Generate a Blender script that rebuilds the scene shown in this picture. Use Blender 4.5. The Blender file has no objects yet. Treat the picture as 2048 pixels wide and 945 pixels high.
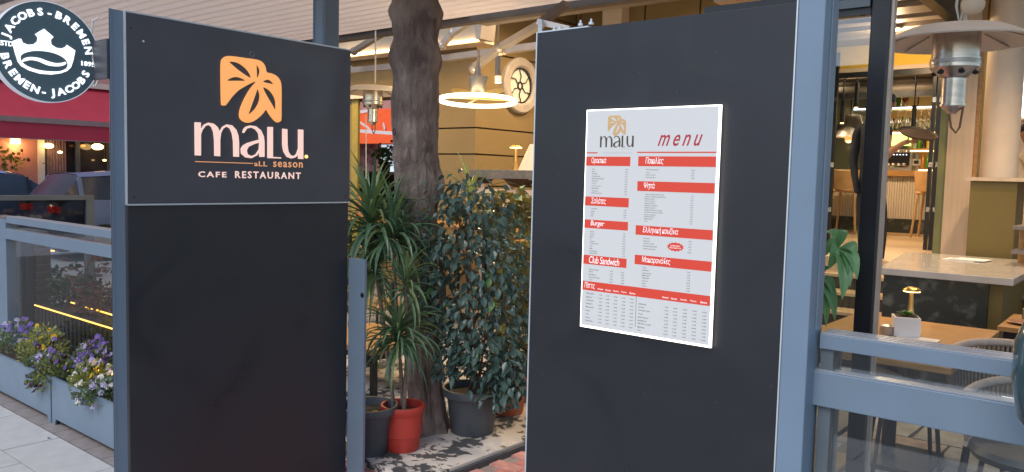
import bpy, bmesh, math, random
from mathutils import Vector, Matrix, noise
R_ = math.radians
rnd = random.Random(7)
S = bpy.context.scene
COL = S.collection

# ------------------------------------------------------------------ camera
FPX = 1603.3
CR = Vector((0.77082852, 0.63656381, 0.02469636)); CU = Vector((-0.0659477, 0.04117853, 0.99697303)); CF = Vector((-0.63361999, 0.77012391, -0.07372151))
CAM = Vector((0, 0, 1.65))
cd = bpy.data.cameras.new('camera'); cam = bpy.data.objects.new('camera', cd); COL.objects.link(cam)
cd.sensor_width = 36; cd.lens = 36 * FPX / 2048; cd.clip_end = 1000; cd.clip_start = 0.05
M = Matrix.Identity(4)
for i in range(3):
    M[i][0] = CR[i]; M[i][1] = CU[i]; M[i][2] = -CF[i]; M[i][3] = CAM[i]
cam.matrix_world = M
S.camera = cam
# ------------------------------------------------------------------ dusk sky, weak low sun, exposure
SUN_EL, SUN_ROT = 46.0, 176.0
w = bpy.data.worlds.new('World'); S.world = w; w.use_nodes = True
nt = w.node_tree; bg = nt.nodes['Background']
sky = nt.nodes.new('ShaderNodeTexSky'); sky.sky_type = 'NISHITA'; sky.sun_disc = False
sky.sun_elevation = R_(SUN_EL); sky.sun_rotation = R_(SUN_ROT); sky.ozone_density = 1.2; sky.dust_density = 1.0
nt.links.new(sky.outputs[0], bg.inputs[0]); bg.inputs[1].default_value = 0.12
sl = bpy.data.lights.new('sun', 'SUN'); sl.energy = 1.15; sl.angle = R_(40); sl.color = (1, .95, .90)
so = bpy.data.objects.new('sun', sl); COL.objects.link(so)
az = R_(SUN_ROT)
so.rotation_euler = Vector((math.sin(az) * math.cos(R_(SUN_EL)), math.cos(az) * math.cos(R_(SUN_EL)), math.sin(R_(SUN_EL)))).to_track_quat('Z', 'Y').to_euler()
S.view_settings.view_transform = 'Standard'; S.view_settings.look = 'None'; S.view_settings.gamma = 1
S.view_settings.exposure = 0.7
EK, LK_ = .96, .52   # how strongly glowing surfaces / fittings shine next to the dusk sky
S.render.engine = 'CYCLES'
S.cycles.use_denoising = True
S.cycles.max_bounces = 8; S.cycles.transparent_max_bounces = 16; S.cycles.sample_clamp_indirect = 4

# ------------------------------------------------------------------ unprojection on real planes (metres)
def ray(px, py): return CF * FPX + CR * (px - 1024) - CU * (py - 472.5)
def aY(px, py, y): d = ray(px, py); return CAM + d * (y / d.y)
def aX(px, py, x): d = ray(px, py); return CAM + d * (x / d.x)
def aZ(px, py, z): d = ray(px, py); return CAM + d * ((z - 1.65) / d.z)

# ------------------------------------------------------------------ materials
def lin(c): return tuple((v / 12.92 if v <= .04045 else ((v + .055) / 1.055) ** 2.4) for v in c)
MATS = {}
def mat(name, col, rough=.6, metal=0, var=.12, scale=8, bump=.0, bscale=60, col2=None, stretch=None, spec=.5, detail=4, thr=None, coat=0):
    """procedural principled material: two tones mixed by noise, fine relief"""
    m = bpy.data.materials.new(name); m.use_nodes = True; t = m.node_tree; p = t.nodes['Principled BSDF']
    N = t.nodes.new; L = t.links.new
    tc = N('ShaderNodeTexCoord'); mp = N('ShaderNodeMapping'); L(tc.outputs['Object'], mp.inputs[0])
    if stretch: mp.inputs['Scale'].default_value = stretch
    nz = N('ShaderNodeTexNoise'); nz.inputs['Scale'].default_value = scale; nz.inputs['Detail'].default_value = detail; L(mp.outputs[0], nz.inputs[0])
    cr = N('ShaderNodeValToRGB'); L(nz.outputs[0], cr.inputs[0])
    c2 = col2 if col2 else tuple(v * (1 - var) for v in col); c1 = col if col2 else tuple(min(1, v * (1 + var)) for v in col)
    e = cr.color_ramp.elements; a, b = thr if thr else (.3, .7)
    e[0].position = a; e[1].position = b; e[0].color = (*c2, 1); e[1].color = (*c1, 1)
    L(cr.outputs[0], p.inputs['Base Color'])
    p.inputs['Roughness'].default_value = rough; p.inputs['Metallic'].default_value = metal
    p.inputs['Specular IOR Level'].default_value = spec
    if coat: p.inputs['Coat Weight'].default_value = coat
    if rough > .15:
        n3 = N('ShaderNodeTexNoise'); n3.inputs['Scale'].default_value = scale * 2.3; L(mp.outputs[0], n3.inputs[0])
        mr = N('ShaderNodeMapRange'); mr.inputs[3].default_value = rough * .85; mr.inputs[4].default_value = min(1, rough * 1.15); L(n3.outputs[0], mr.inputs[0]); L(mr.outputs[0], p.inputs['Roughness'])
    if bump:
        n2 = N('ShaderNodeTexNoise'); n2.inputs['Scale'].default_value = bscale; n2.inputs['Detail'].default_value = 5; L(mp.outputs[0], n2.inputs[0])
        bp = N('ShaderNodeBump'); bp.inputs['Strength'].default_value = bump; bp.inputs['Distance'].default_value = .01; L(n2.outputs[0], bp.inputs['Height']); L(bp.outputs[0], p.inputs['Normal'])
    MATS[name] = m; return m
def emis(name, col, strength, base=(.8, .8, .8)):
    m = bpy.data.materials.new(name); m.use_nodes = True; p = m.node_tree.nodes['Principled BSDF']
    p.inputs['Base Color'].default_value = (*base, 1); p.inputs['Emission Color'].default_value = (*col, 1); p.inputs['Emission Strength'].default_value = strength * EK
    MATS[name] = m; return m
def glass(name, tint=(.85, .93, .95), ior=1.5, rough=.02, extra=0.0):
    m = bpy.data.materials.new(name); m.use_nodes = True; t = m.node_tree; t.nodes.remove(t.nodes['Principled BSDF'])
    out = t.nodes['Material Output']; N = t.nodes.new; L = t.links.new
    tr = N('ShaderNodeBsdfTransparent'); tr.inputs[0].default_value = (*tint, 1)
    gl = N('ShaderNodeBsdfGlossy'); gl.inputs['Roughness'].default_value = rough
    fr = N('ShaderNodeLayerWeight'); fr.inputs[0].default_value = .5; pw = N('ShaderNodeMath'); pw.operation = 'POWER'; pw.inputs[1].default_value = 5; L(fr.outputs['Facing'], pw.inputs[0])
    ad = N('ShaderNodeMath'); ad.operation = 'MULTIPLY_ADD'; ad.use_clamp = True; ad.inputs[1].default_value = .9; ad.inputs[2].default_value = ((ior - 1) / (ior + 1)) ** 2 + extra; L(pw.outputs[0], ad.inputs[0])
    mx = N('ShaderNodeMixShader'); L(ad.outputs[0], mx.inputs[0]); L(tr.outputs[0], mx.inputs[1]); L(gl.outputs[0], mx.inputs[2]); L(mx.outputs[0], out.inputs[0])
    MATS[name] = m; return m

rail_m = mat('blue_grey_paint', (.145, .20, .265), .42, .0, .05, 5, .03, 200)
post_m = mat('light_blue_grey_paint', (.155, .22, .30), .4, .0, .05, 4, .03, 150)
dkpost_m = mat('slate_grey_paint', (.105, .13, .15), .4, .2, .08, 5, .03, 150)
panel_r = mat('black_satin_board', (.013, .014, .020), .42, 0, .10, 3, .02, 300)
panel_m = mat('black_satin_panel', (.020, .022, .028), .42, 0, .10, 3, .02, 300)
panel2_m = mat('charcoal_matt_panel', (.060, .063, .076), .5, 0, .08, 3, .02, 300)
trim_m = mat('pale_edge_trim', (.55, .60, .63), .35, .3, .05, 10)
alu_m = mat('brushed_aluminium', (.46, .44, .42), .3, .85, .12, 14, .05, 120, stretch=(1, 1, 6))
cap_m = mat('smooth_pale_metal', (.44, .47, .52), .3, .5, .04, 2)
steel_m = mat('warm_steel', (.55, .50, .44), .25, .9, .15, 10, .04, 80, stretch=(1, 1, 5))
black_m = mat('black_frame_paint', (.012, .014, .018), .35, 0, .15, 6, .02, 150)
litside_m = mat('frame_paint_lit_side', (.45, .38, .32), .4, .4, .1, 9)  # pale tone paints the light falling on the black frame's side
slat_m = mat('beige_strip', (.36, .30, .25), .55, 0, .07, 3, .04, 60, stretch=(.3, 3, 3))
cslat_m = mat('translucent_canopy_slat', (.74, .69, .65), .55, 0, .07, 3, .04, 60, stretch=(.3, 3, 3)); _t = cslat_m.node_tree; _tl = _t.nodes.new('ShaderNodeBsdfTranslucent'); _tl.inputs[0].default_value = (.92, .83, .76, 1); _mx = _t.nodes.new('ShaderNodeMixShader'); _mx.inputs[0].default_value = .72; _t.links.new(_t.nodes['Principled BSDF'].outputs[0], _mx.inputs[1]); _t.links.new(_tl.outputs[0], _mx.inputs[2]); _t.links.new(_mx.outputs[0], _t.nodes['Material Output'].inputs[0])
dark_m = mat('dark_brown_beam', (.055, .046, .040), .5, 0, .15, 6, .03, 90)
brownb_m = mat('grey_brown_gutter', (.17, .145, .125), .5, 0, .1, 6, .03, 90)
yel_m = mat('ochre_render', (.24, .172, .075), .85, 0, .06, 2, .15, 140)
yelb_m = mat('bright_yellow_board', (.80, .54, .06), .6, 0, .05, 2)
cream_m = mat('cream_paint', (.70, .59, .47), .6, 0, .06, 3, .05, 90)
white_m = mat('white_paint', (.74, .73, .71), .5, 0, .04, 5)
cfab_m = mat('cream_awning_fabric', (.58, .53, .46), .8, 0, .06, 4, .1, 160)
arm_m = mat('pale_awning_arm', (.42, .38, .35), .4, .4, .08, 8)
tile_m = mat('pale_granite_paver', (.50, .49, .47), .75, 0, .07, 9, .15, 220)
joint_m = mat('grey_sand_joint', (.13, .125, .12), .95, 0, .2, 60, .3, 200)
stone_m = mat('grey_kerb_stone', (.27, .24, .23), .85, 0, .12, 14, .25, 150)
brick_m = mat('red_paving_brick', (.50, .19, .16), .75, 0, .2, 18, .3, 120)
brick2_m = mat('worn_red_paving_brick', (.56, .27, .23), .75, 0, .25, 14, .3, 120)
grout_m = mat('pale_grout', (.34, .27, .24), .95, 0, .15, 50, .3, 200)
asph_m = mat('asphalt', (.055, .056, .06), .8, 0, .2, 40, .4, 300)
road_m = mat('reflection_pale_road', (.34, .35, .37), .8, 0, .12, 3, .2, 80)  # paleness stands in for bright pavement mirrored in the railing glass
flag_m = mat('grey_flagstone', (.30, .31, .32), .6, 0, .25, 5, .35, 40)  # flag tones raised to carry the pavement reflection in the right glass
flag2_m = mat('rosy_flagstone', (.36, .29, .26), .6, 0, .25, 6, .35, 40)
red_m = mat('red_plastic', (.50, .05, .035), .38, 0, .08, 6, .02, 60)
dkpot_m = mat('charcoal_plastic', (.065, .075, .088), .45, 0, .12, 8, .04, 90)
soil_m = mat('dark_soil', (.045, .033, .024), .95, 0, .4, 40, .8, 120)
wood_m = mat('honey_wood', (.34, .18, .055), .45, 0, .2, 5, .06, 60, stretch=(1.2, 9, 9))
woodp_m = mat('pale_wood_floor', (.45, .32, .19), .5, 0, .12, 4, .06, 60, stretch=(1, 8, 1))
panelwood_m = mat('pale_ash_veneer', (.52, .40, .28), .55, 0, .10, 3, .04, 60, stretch=(8, 8, .7))
dwood_m = mat('dark_brown_wood', (.045, .028, .022), .5, 0, .2, 5, .05, 60)
marb_m = mat('dark_green_marble', (.20, .21, .18), .3, 0, .5, 9, 0, 1, col2=(.020, .026, .021), detail=12, thr=(.52, .86))
wmarb_m = mat('white_marble_top', (.50, .47, .43), .12, 0, .08, 4, 0, 1, detail=8)
gstone_m = mat('grey_stone_top', (.19, .18, .165), .6, 0, .25, 20, .2, 90)
olive_m = mat('olive_panel', (.135, .095, .020), .6, 0, .06, 3)
green_m = mat('moss_green_panel', (.17, .18, .075), .6, 0, .06, 3)
sage_m = mat('sage_wall', (.36, .38, .26), .7, 0, .05, 2)
pink_m = mat('pink_render', (.50, .25, .22), .85, 0, .08, 3, .1, 60)
awn_m = mat('crimson_awning_fabric', (.46, .035, .06), .75, 0, .08, 1.5, .08, 60)
stripe_m = mat('taupe_awning_strip', (.30, .20, .18), .7, 0, .08, 4)
orange_m = mat('orange_awning_fabric', (.80, .10, .015), .7, 0, .08, 2)
wglass_m = mat('dark_window_glass', (.035, .035, .045), .08, 0, .3, 2)
carglass_m = mat('car_window_glass', (.03, .045, .07), .18, 0, .2, 2)
carb_m = mat('steel_blue_car_paint', (.22, .33, .58), .4, .1, .06, 3, coat=.2)
card_m = mat('dark_navy_car_paint', (.12, .17, .29), .4, .1, .08, 3, coat=.2)
tyre_m = mat('tyre_rubber', (.015, .015, .015), .8)
tail_m = emis('tail_lamp_lens', (1, .02, .04), .35, (.5, .01, .01))
wick_m = mat('taupe_rope_weave', (.26, .21, .165), .8, 0, .25, 60, .3, 120)
wick2_m = mat('pale_rope_frame', (.40, .34, .29), .7, 0, .15, 30, .2, 120)
chairw_m = mat('bar_chair_wood', (.46, .27, .12), .5, 0, .12, 8)
skin_m = mat('skin', (.38, .20, .13), .5, 0, .08, 12)
cloth_m = mat('black_clothing', (.013, .014, .020), .8, 0, .25, 12, .2, 90)
shirt_m = mat('cream_shirt', (.62, .54, .42), .8, 0, .08, 10)
hair_m = mat('black_hair', (.012, .009, .008), .6, 0, .3, 60, .5, 200)
tray_m = mat('brown_tray', (.03, .018, .015), .45, 0, .15, 9)
gold_m = mat('brass', (.62, .40, .14), .3, .9, .1, 9)
plate_m = mat('licence_plate_white', (.7, .7, .66), .5)
rope_m = mat('pale_cable', (.62, .62, .60), .6)
cable_m = mat('brown_gas_hose', (.22, .11, .05), .6)
paper_m = mat('white_paper', (.75, .73, .70), .7)
glob_m = mat('blue_green_glazed_bowl', (.045, .085, .095), .12, 0, .25, 5, coat=.6)
lg = glass('clear_rail_glass', (.88, .93, .95), 1.5, .02, .07)
dg = glass('dark_screen_glass', (.30, .30, .30), 1.5, .03, .03)
winelg = glass('wine_glass', (.95, .95, .92), 1.5, .12, .35)
# foliage
def leafmat(n, c, r=.35, var=.25, tr=.25):
    m = mat(n, c, r, 0, var, 30); p = m.node_tree.nodes['Principled BSDF']
    t = m.node_tree; out = t.nodes['Material Output']; tl = t.nodes.new('ShaderNodeBsdfTranslucent'); tl.inputs[0].default_value = (c[0] * 1.5, c[1] * 1.6, c[2], 1)
    mx = t.nodes.new('ShaderNodeMixShader'); mx.inputs[0].default_value = tr; t.links.new(p.outputs[0], mx.inputs[1]); t.links.new(tl.outputs[0], mx.inputs[2]); t.links.new(mx.outputs[0], out.inputs[0]); return m
fic_m = leafmat('ficus_leaf', (.065, .115, .10), .22, .3, .08); ficb_m = leafmat('young_ficus_leaf', (.12, .28, .07), .35)
fico_m = leafmat('brownish_leaf', (.12, .10, .035), .5)
dra_m = leafmat('dracaena_leaf', (.095, .18, .10), .38, .35, .15); drab_m = leafmat('pale_dracaena_leaf', (.18, .26, .11), .4)
pach_m = leafmat('pachira_leaf', (.15, .32, .15), .4, .15, .3)
pan_m = leafmat('pansy_foliage', (.13, .17, .075), .5); pany_m = leafmat('yellow_green_foliage', (.26, .27, .08), .5); pang_m = leafmat('grey_green_foliage', (.14, .19, .12), .5)
pur_m = leafmat('purple_petal', (.16, .10, .42), .6); mar_m = leafmat('maroon_petal', (.055, .012, .05), .6); lil_m = leafmat('lilac_petal', (.42, .38, .62), .6); whi_m = leafmat('white_petal', (.68, .64, .68), .6); yelp_m = leafmat('yellow_petal', (.75, .48, .03), .6)
redl_m = leafmat('reddish_shrub_leaf', (.16, .06, .06), .5); drk_m = leafmat('dark_shrub_leaf', (.035, .06, .03), .5)
stem_m = mat('pale_stem', (.20, .165, .13), .8, 0, .25, 40, .4, 90); twig_m = mat('brown_twig', (.12, .07, .05), .8, 0, .25, 40)
led_y = emis('amber_led', (1, .46, .0), 3.2); led_w = emis('white_led_edge', (1, .97, .88), 1.8); led_warm = emis('warm_led_line', (1, .62, .26), 5)
ring_e = emis('warm_white_ring', (1, .72, .40), 3.4); bulb_e = emis('warm_bulb', (1, .60, .20), 7); bulbo_e = emis('orange_bulb', (1, .28, .04), 1.3)
whitewin_e = emis('bright_white_light_panel', (1, .95, .88), 2.6)

def weather(m, lo=.30, hi=.62, specks=.0):
    """large soft smears in the sheen and a few pale dust specks"""
    t = m.node_tree; p = t.nodes['Principled BSDF']; N = t.nodes.new; L = t.links.new; tc = N('ShaderNodeTexCoord')
    n = N('ShaderNodeTexNoise'); n.inputs['Scale'].default_value = 2.2; n.inputs['Detail'].default_value = 7; n.inputs['Distortion'].default_value = 1.2; L(tc.outputs['Object'], n.inputs[0]); r = N('ShaderNodeMapRange'); r.inputs[1].default_value = .3; r.inputs[2].default_value = .7; r.inputs[3].default_value = lo; r.inputs[4].default_value = hi; L(n.outputs[0], r.inputs[0]); L(r.outputs[0], p.inputs['Roughness'])
    if specks:
        v = N('ShaderNodeTexVoronoi'); v.inputs['Scale'].default_value = 42; L(tc.outputs['Object'], v.inputs[0]); k = N('ShaderNodeMath'); k.operation = 'LESS_THAN'; k.inputs[1].default_value = .055; L(v.outputs['Distance'], k.inputs[0])
        n2 = N('ShaderNodeTexNoise'); n2.inputs['Scale'].default_value = 9; L(tc.outputs['Object'], n2.inputs[0]); k2 = N('ShaderNodeMath'); k2.operation = 'GREATER_THAN'; k2.inputs[1].default_value = .60; L(n2.outputs[0], k2.inputs[0]); mm = N('ShaderNodeMath'); mm.operation = 'MULTIPLY'; L(k.outputs[0], mm.inputs[0]); L(k2.outputs[0], mm.inputs[1]); m3 = N('ShaderNodeMath'); m3.operation = 'MULTIPLY'; m3.inputs[1].default_value = specks; L(mm.outputs[0], m3.inputs[0])
        mx = N('ShaderNodeMix'); mx.data_type = 'RGBA'; L(m3.outputs[0], mx.inputs[0]); L(p.inputs['Base Color'].links[0].from_socket, mx.inputs[6]); mx.inputs[7].default_value = (.5, .5, .5, 1); L(mx.outputs[2], p.inputs['Base Color'])
for m_ in (panel_m, panel_r, panel2_m): weather(m_, .26, .58, .35)
for m_ in (red_m, dkpot_m): weather(m_, .32, .7, .3)
for m_ in (rail_m, post_m, dkpost_m): weather(m_, .30, .55, .12)

# trunk bark
def bark():
    m = mat('plane_tree_bark', (.46, .37, .32), .9, 0, .2, 6, 0, 1, col2=(.17, .12, .105), stretch=(1, 1, .6), detail=14, thr=(.36, .66))
    t = m.node_tree; p = t.nodes['Principled BSDF']; N = t.nodes.new; L = t.links.new
    tc = N('ShaderNodeTexCoord'); mp = N('ShaderNodeMapping'); mp.inputs['Scale'].default_value = (2, 2, 1.1); L(tc.outputs['Object'], mp.inputs[0])
    v = N('ShaderNodeTexNoise'); v.inputs['Scale'].default_value = 14; v.inputs['Detail'].default_value = 12; v.inputs['Roughness'].default_value = .7; v.inputs['Distortion'].default_value = .6; L(mp.outputs[0], v.inputs[0])
    b = N('ShaderNodeBump'); b.inputs['Strength'].default_value = 1; b.inputs['Distance'].default_value = .06; L(v.outputs[0], b.inputs['Height']); L(b.outputs[0], p.inputs['Normal'])
    return m
bark_m = bark()
# slab with flaking white paint over dark concrete
def slabmat():
    m = mat('flaking_white_painted_concrete', (.62, .58, .53), .8, 0, .12, 6, .35, 60, detail=8); t = m.node_tree; p = t.nodes['Principled BSDF']; N = t.nodes.new; L = t.links.new
    src = p.inputs['Base Color'].links[0].from_socket; tc = N('ShaderNodeTexCoord')
    def nz(sc, dt, dist=0): n = N('ShaderNodeTexNoise'); n.inputs['Scale'].default_value = sc; n.inputs['Detail'].default_value = dt; n.inputs['Roughness'].default_value = .65; n.inputs['Distortion'].default_value = dist; L(tc.outputs['Object'], n.inputs[0]); return n.outputs[0]
    def mth(op, a, b): n = N('ShaderNodeMath'); n.operation = op; n.use_clamp = True; [L(v, n.inputs[i]) if not isinstance(v, (int, float)) else setattr(n.inputs[i], 'default_value', v) for i, v in enumerate((a, b))]; return n.outputs[0]
    big = nz(2.6, 3); fine = nz(16, 12, .4); v = mth('ADD', mth('MULTIPLY', big, .9), mth('MULTIPLY', fine, .75)); r = N('ShaderNodeMapRange'); L(v, r.inputs[0]); r.inputs[1].default_value = .845; r.inputs[2].default_value = .885
    mx = N('ShaderNodeMix'); mx.data_type = 'RGBA'; L(r.outputs[0], mx.inputs[0]); L(src, mx.inputs[6]); mx.inputs[7].default_value = (.075, .078, .082, 1); L(mx.outputs[2], p.inputs['Base Color']); return m
slab_m = slabmat()

# ------------------------------------------------------------------ object helpers
ORG = {}
def tag(o, label=None, cat=None, group=None, kind=None):
    if label: o['label'] = label
    if cat: o['category'] = cat
    if group: o['group'] = group
    if kind: o['kind'] = kind
    return o
def thing(name, label, cat, loc, group=None):
    o = bpy.data.objects.new(name, None); COL.objects.link(o); o.empty_display_size = .1
    o.location = loc; ORG[o] = Vector(loc); return tag(o, label, cat, group)
class MB:
    def __init__(s): s.v = []; s.f = []; s.m = []; s.cur = 0
    def add(s, vs, fs):
        b = len(s.v); s.v += [Vector(x) for x in vs]
        for f in fs: s.f.append([b + i for i in f]); s.m.append(s.cur)
        return s
    def box(s, x0, x1, y0, y1, z0, z1, c=0):
        if x0 > x1: x0, x1 = x1, x0
        if y0 > y1: y0, y1 = y1, y0
        if z0 > z1: z0, z1 = z1, z0
        vs = [(x, y, z) for z in (z0, z1) for y in (y0, y1) for x in (x0, x1)]
        return s.add(vs, [(0, 2, 3, 1), (4, 5, 7, 6), (0, 1, 5, 4), (2, 6, 7, 3), (0, 4, 6, 2), (1, 3, 7, 5)])
    def bar(s, a, b, w_, h_, up=(0, 0, 1)):
        a = Vector(a); b = Vector(b); d = (b - a).normalized(); u = Vector(up)
        if abs(d.dot(u)) > .98: u = Vector((1, 0, 0))
        r = d.cross(u).normalized(); u = r.cross(d)
        vs = [p + r * (sx * w_ / 2) + u * (sz * h_ / 2) for p in (a, b) for sx, sz in ((-1, -1), (1, -1), (1, 1), (-1, 1))]
        return s.add(vs, [(0, 1, 2, 3), (7, 6, 5, 4), (0, 4, 5, 1), (1, 5, 6, 2), (2, 6, 7, 3), (3, 7, 4, 0)])
    def tube(s, pts, r, n=10, cap=True):
        pts = [Vector(p) for p in pts]; rs = r if isinstance(r, (list, tuple)) else [r] * len(pts)
        vs = []; fs = []; pu = None
        for i, p in enumerate(pts):
            d = (pts[min(i + 1, len(pts) - 1)] - pts[max(i - 1, 0)]).normalized()
            if pu is None: pu = Vector((0, 0, 1)) if abs(d.z) < .9 else Vector((1, 0, 0))
            r1 = d.cross(pu).normalized(); pu = r1.cross(d)
            for k in range(n):
                a = 2 * math.pi * k / n; vs.append(p + (r1 * math.cos(a) + pu * math.sin(a)) * rs[i])
        for i in range(len(pts) - 1):
            for k in range(n): fs.append((i * n + k, i * n + (k + 1) % n, (i + 1) * n + (k + 1) % n, (i + 1) * n + k))
        if cap: fs.append(tuple(range(n))[::-1]); fs.append(tuple((len(pts) - 1) * n + k for k in range(n)))
        return s.add(vs, fs)
    def lathe(s, prof, c, n=32, axis='Z'):
        c = Vector(c); vs = []; fs = []
        for r, z in prof:
            for k in range(n):
                a = 2 * math.pi * k / n; q = (r * math.cos(a), r * math.sin(a), z)
                if axis == 'X': q = (z, r * math.cos(a), r * math.sin(a))
                if axis == 'Y': q = (r * math.cos(a), z, r * math.sin(a))
                vs.append(c + Vector(q))
        for i in range(len(prof) - 1):
            for k in range(n): fs.append((i * n + k, i * n + (k + 1) % n, (i + 1) * n + (k + 1) % n, (i + 1) * n + k))
        return s.add(vs, fs)
    def ball(s, c, rx, ry=None, rz=None, n=16, m=10):
        ry = ry or rx; rz = rz or rx; c = Vector(c); vs = []; fs = []
        for i in range(m + 1):
            t = math.pi * i / m
            for k in range(n): a = 2 * math.pi * k / n; vs.append(c + Vector((rx * math.sin(t) * math.cos(a), ry * math.sin(t) * math.sin(a), -rz * math.cos(t))))
        for i in range(m):
            for k in range(n): fs.append((i * n + k, i * n + (k + 1) % n, (i + 1) * n + (k + 1) % n, (i + 1) * n + k))
        return s.add(vs, fs)
    def prism(s, poly, fr, d0, d1):
        """poly in (u,v); fr=(origin,u,v,n)"""
        o, u, v, n_ = fr; N = len(poly)
        vs = [o + u * p[0] + v * p[1] + n_ * d for d in (d0, d1) for p in poly]
        return s.add(vs, [tuple(range(N))[::-1], tuple(range(N, 2 * N))] + [(i, (i + 1) % N, N + (i + 1) % N, N + i) for i in range(N)])
    def build(s, name, m, parent=None, smooth=False, bevel=0, loc=None, kind=None, fix=True):
        org = ORG[parent] if parent is not None else Vector(loc if loc is not None else (0, 0, 0))
        me = bpy.data.meshes.new(name); me.from_pydata([v - org for v in s.v], [], s.f)
        ms = m if isinstance(m, (list, tuple)) else [m]
        for q in ms: me.materials.append(q)
        if len(ms) > 1: me.polygons.foreach_set('material_index', s.m)
        if fix:
            bm = bmesh.new(); bm.from_mesh(me); bmesh.ops.remove_doubles(bm, verts=bm.verts, dist=1e-6); bmesh.ops.recalc_face_normals(bm, faces=bm.faces); bm.to_mesh(me); bm.free()
        if smooth:
            me.polygons.foreach_set('use_smooth', [True] * len(me.polygons)); me.set_sharp_from_angle(angle=R_(38))
        o = bpy.data.objects.new(name, me); COL.objects.link(o)
        if parent is not None: o.parent = parent
        else: o.location = org
        ORG[o] = org
        if bevel:
            b = o.modifiers.new('bevel', 'BEVEL'); b.width = bevel; b.segments = 2; b.limit_method = 'ANGLE'; b.angle_limit = R_(40)
        if kind: o['kind'] = kind
        return o
def box(name, m, parent, x0, x1, y0, y1, z0, z1, bevel=0, **k): return MB().box(x0, x1, y0, y1, z0, z1).build(name, m, parent, bevel=bevel, **k)
def piece(name, me, parent, loc, rot=None, sc=1):
    o = bpy.data.objects.new(name, me); COL.objects.link(o)
    o.parent = parent; o.location = Vector(loc) - (ORG[parent] if parent is not None else Vector())
    if rot is not None: o.rotation_euler = rot
    o.scale = (sc, sc, sc) if not isinstance(sc, tuple) else sc
    return o
def copy_tree(o, parent=None):
    c = o.copy(); COL.objects.link(c)
    if parent is not None: c.parent = parent
    for ch in list(o.children): copy_tree(ch, c)
    return c
def mesh_only(mb, name, m, bevel=0):
    o = mb.build(name, m); me = o.data; bpy.data.objects.remove(o)
    return me
def spline(pts, n=5, closed=True):
    """Catmull-Rom through 2-D or 3-D points"""
    P = [Vector(p if len(p) == 3 else (*p, 0)) for p in pts]; N = len(P); o = []
    for i in range(N if closed else N - 1):
        a, b, c, d = (P[(i + k) % N] if closed else P[max(0, min(N - 1, i + k))] for k in (-1, 0, 1, 2))
        for j in range(n):
            t = j / n; o.append(.5 * ((2 * b) + (c - a) * t + (2 * a - 5 * b + 4 * c - d) * t * t + (3 * b - a - 3 * c + d) * t ** 3))
    if not closed: o.append(P[-1])
    return [tuple(q) for q in o]
def filled(loops, depth=0):
    """mesh verts/faces of a flat shape with holes via a 2-D curve"""
    cu = bpy.data.curves.new('shape', 'CURVE'); cu.dimensions = '2D'; cu.fill_mode = 'BOTH'; cu.extrude = depth
    for lp in loops:
        sp = cu.splines.new('POLY'); sp.points.add(len(lp) - 1); sp.use_cyclic_u = True
        for i, p in enumerate(lp): sp.points[i].co = (p[0], p[1], 0, 1)
    ob = bpy.data.objects.new('shape', cu); COL.objects.link(ob)
    me = ob.to_mesh(); vs = [v.co.copy() for v in me.vertices]; fs = [tuple(p.vertices) for p in me.polygons]
    ob.to_mesh_clear(); bpy.data.objects.remove(ob); bpy.data.curves.remove(cu); return vs, fs
TC = {}
def text(s_, depth=0, bold=0, shear=0, space=1, res=2):
    k = (s_, depth, bold, shear, space, res)
    if k in TC: return TC[k]
    cu = bpy.data.curves.new('text', 'FONT'); cu.body = s_; cu.extrude = depth; cu.offset = bold; cu.shear = shear; cu.space_character = space; cu.resolution_u = res
    ob = bpy.data.objects.new('text', cu); COL.objects.link(ob); bpy.context.view_layer.update()
    me = ob.to_mesh(); vs = [v.co.copy() for v in me.vertices]; fs = [tuple(p.vertices) for p in me.polygons]
    ob.to_mesh_clear(); bpy.data.objects.remove(ob); bpy.data.curves.remove(cu)
    TC[k] = (vs, fs); return TC[k]
def put(mb, vf, fr, u0, v0, wd=None, ht=None, align='L', dz=0):
    """place flat shape so that its box starts at (u0,v0); scale from height (and width)"""
    vs, fs = vf
    if not vs: return
    x0 = min(v.x for v in vs); x1 = max(v.x for v in vs); y0 = min(v.y for v in vs); y1 = max(v.y for v in vs)
    sy = ht / (y1 - y0) if ht else wd / (x1 - x0); sx = wd / (x1 - x0) if wd else sy
    o, u, v_, n_ = fr; off = {'L': 0, 'R': -(x1 - x0) * sx, 'C': -(x1 - x0) * sx / 2}[align]
    mb.add([o + u * (u0 + off + (q.x - x0) * sx) + v_ * (v0 + (q.y - y0) * sy) + n_ * (dz + q.z * sx) for q in vs], fs)
def lamp(name, typ, loc, energy, col, parent, size=.1, rot=None, sizey=None):
    l = bpy.data.lights.new(name, typ); l.energy = energy * LK_; l.color = col
    if typ == 'AREA':
        l.size = size
        if sizey: l.shape = 'RECTANGLE'; l.size_y = sizey
    else: l.shadow_soft_size = size
    o = bpy.data.objects.new(name, l); COL.objects.link(o); o.parent = parent; o.location = Vector(loc) - ORG[parent]
    if rot: o.rotation_euler = rot
    return o

XU = Vector((1, 0, 0)); YU = Vector((0, 1, 0)); ZU = Vector((0, 0, 1))

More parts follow.
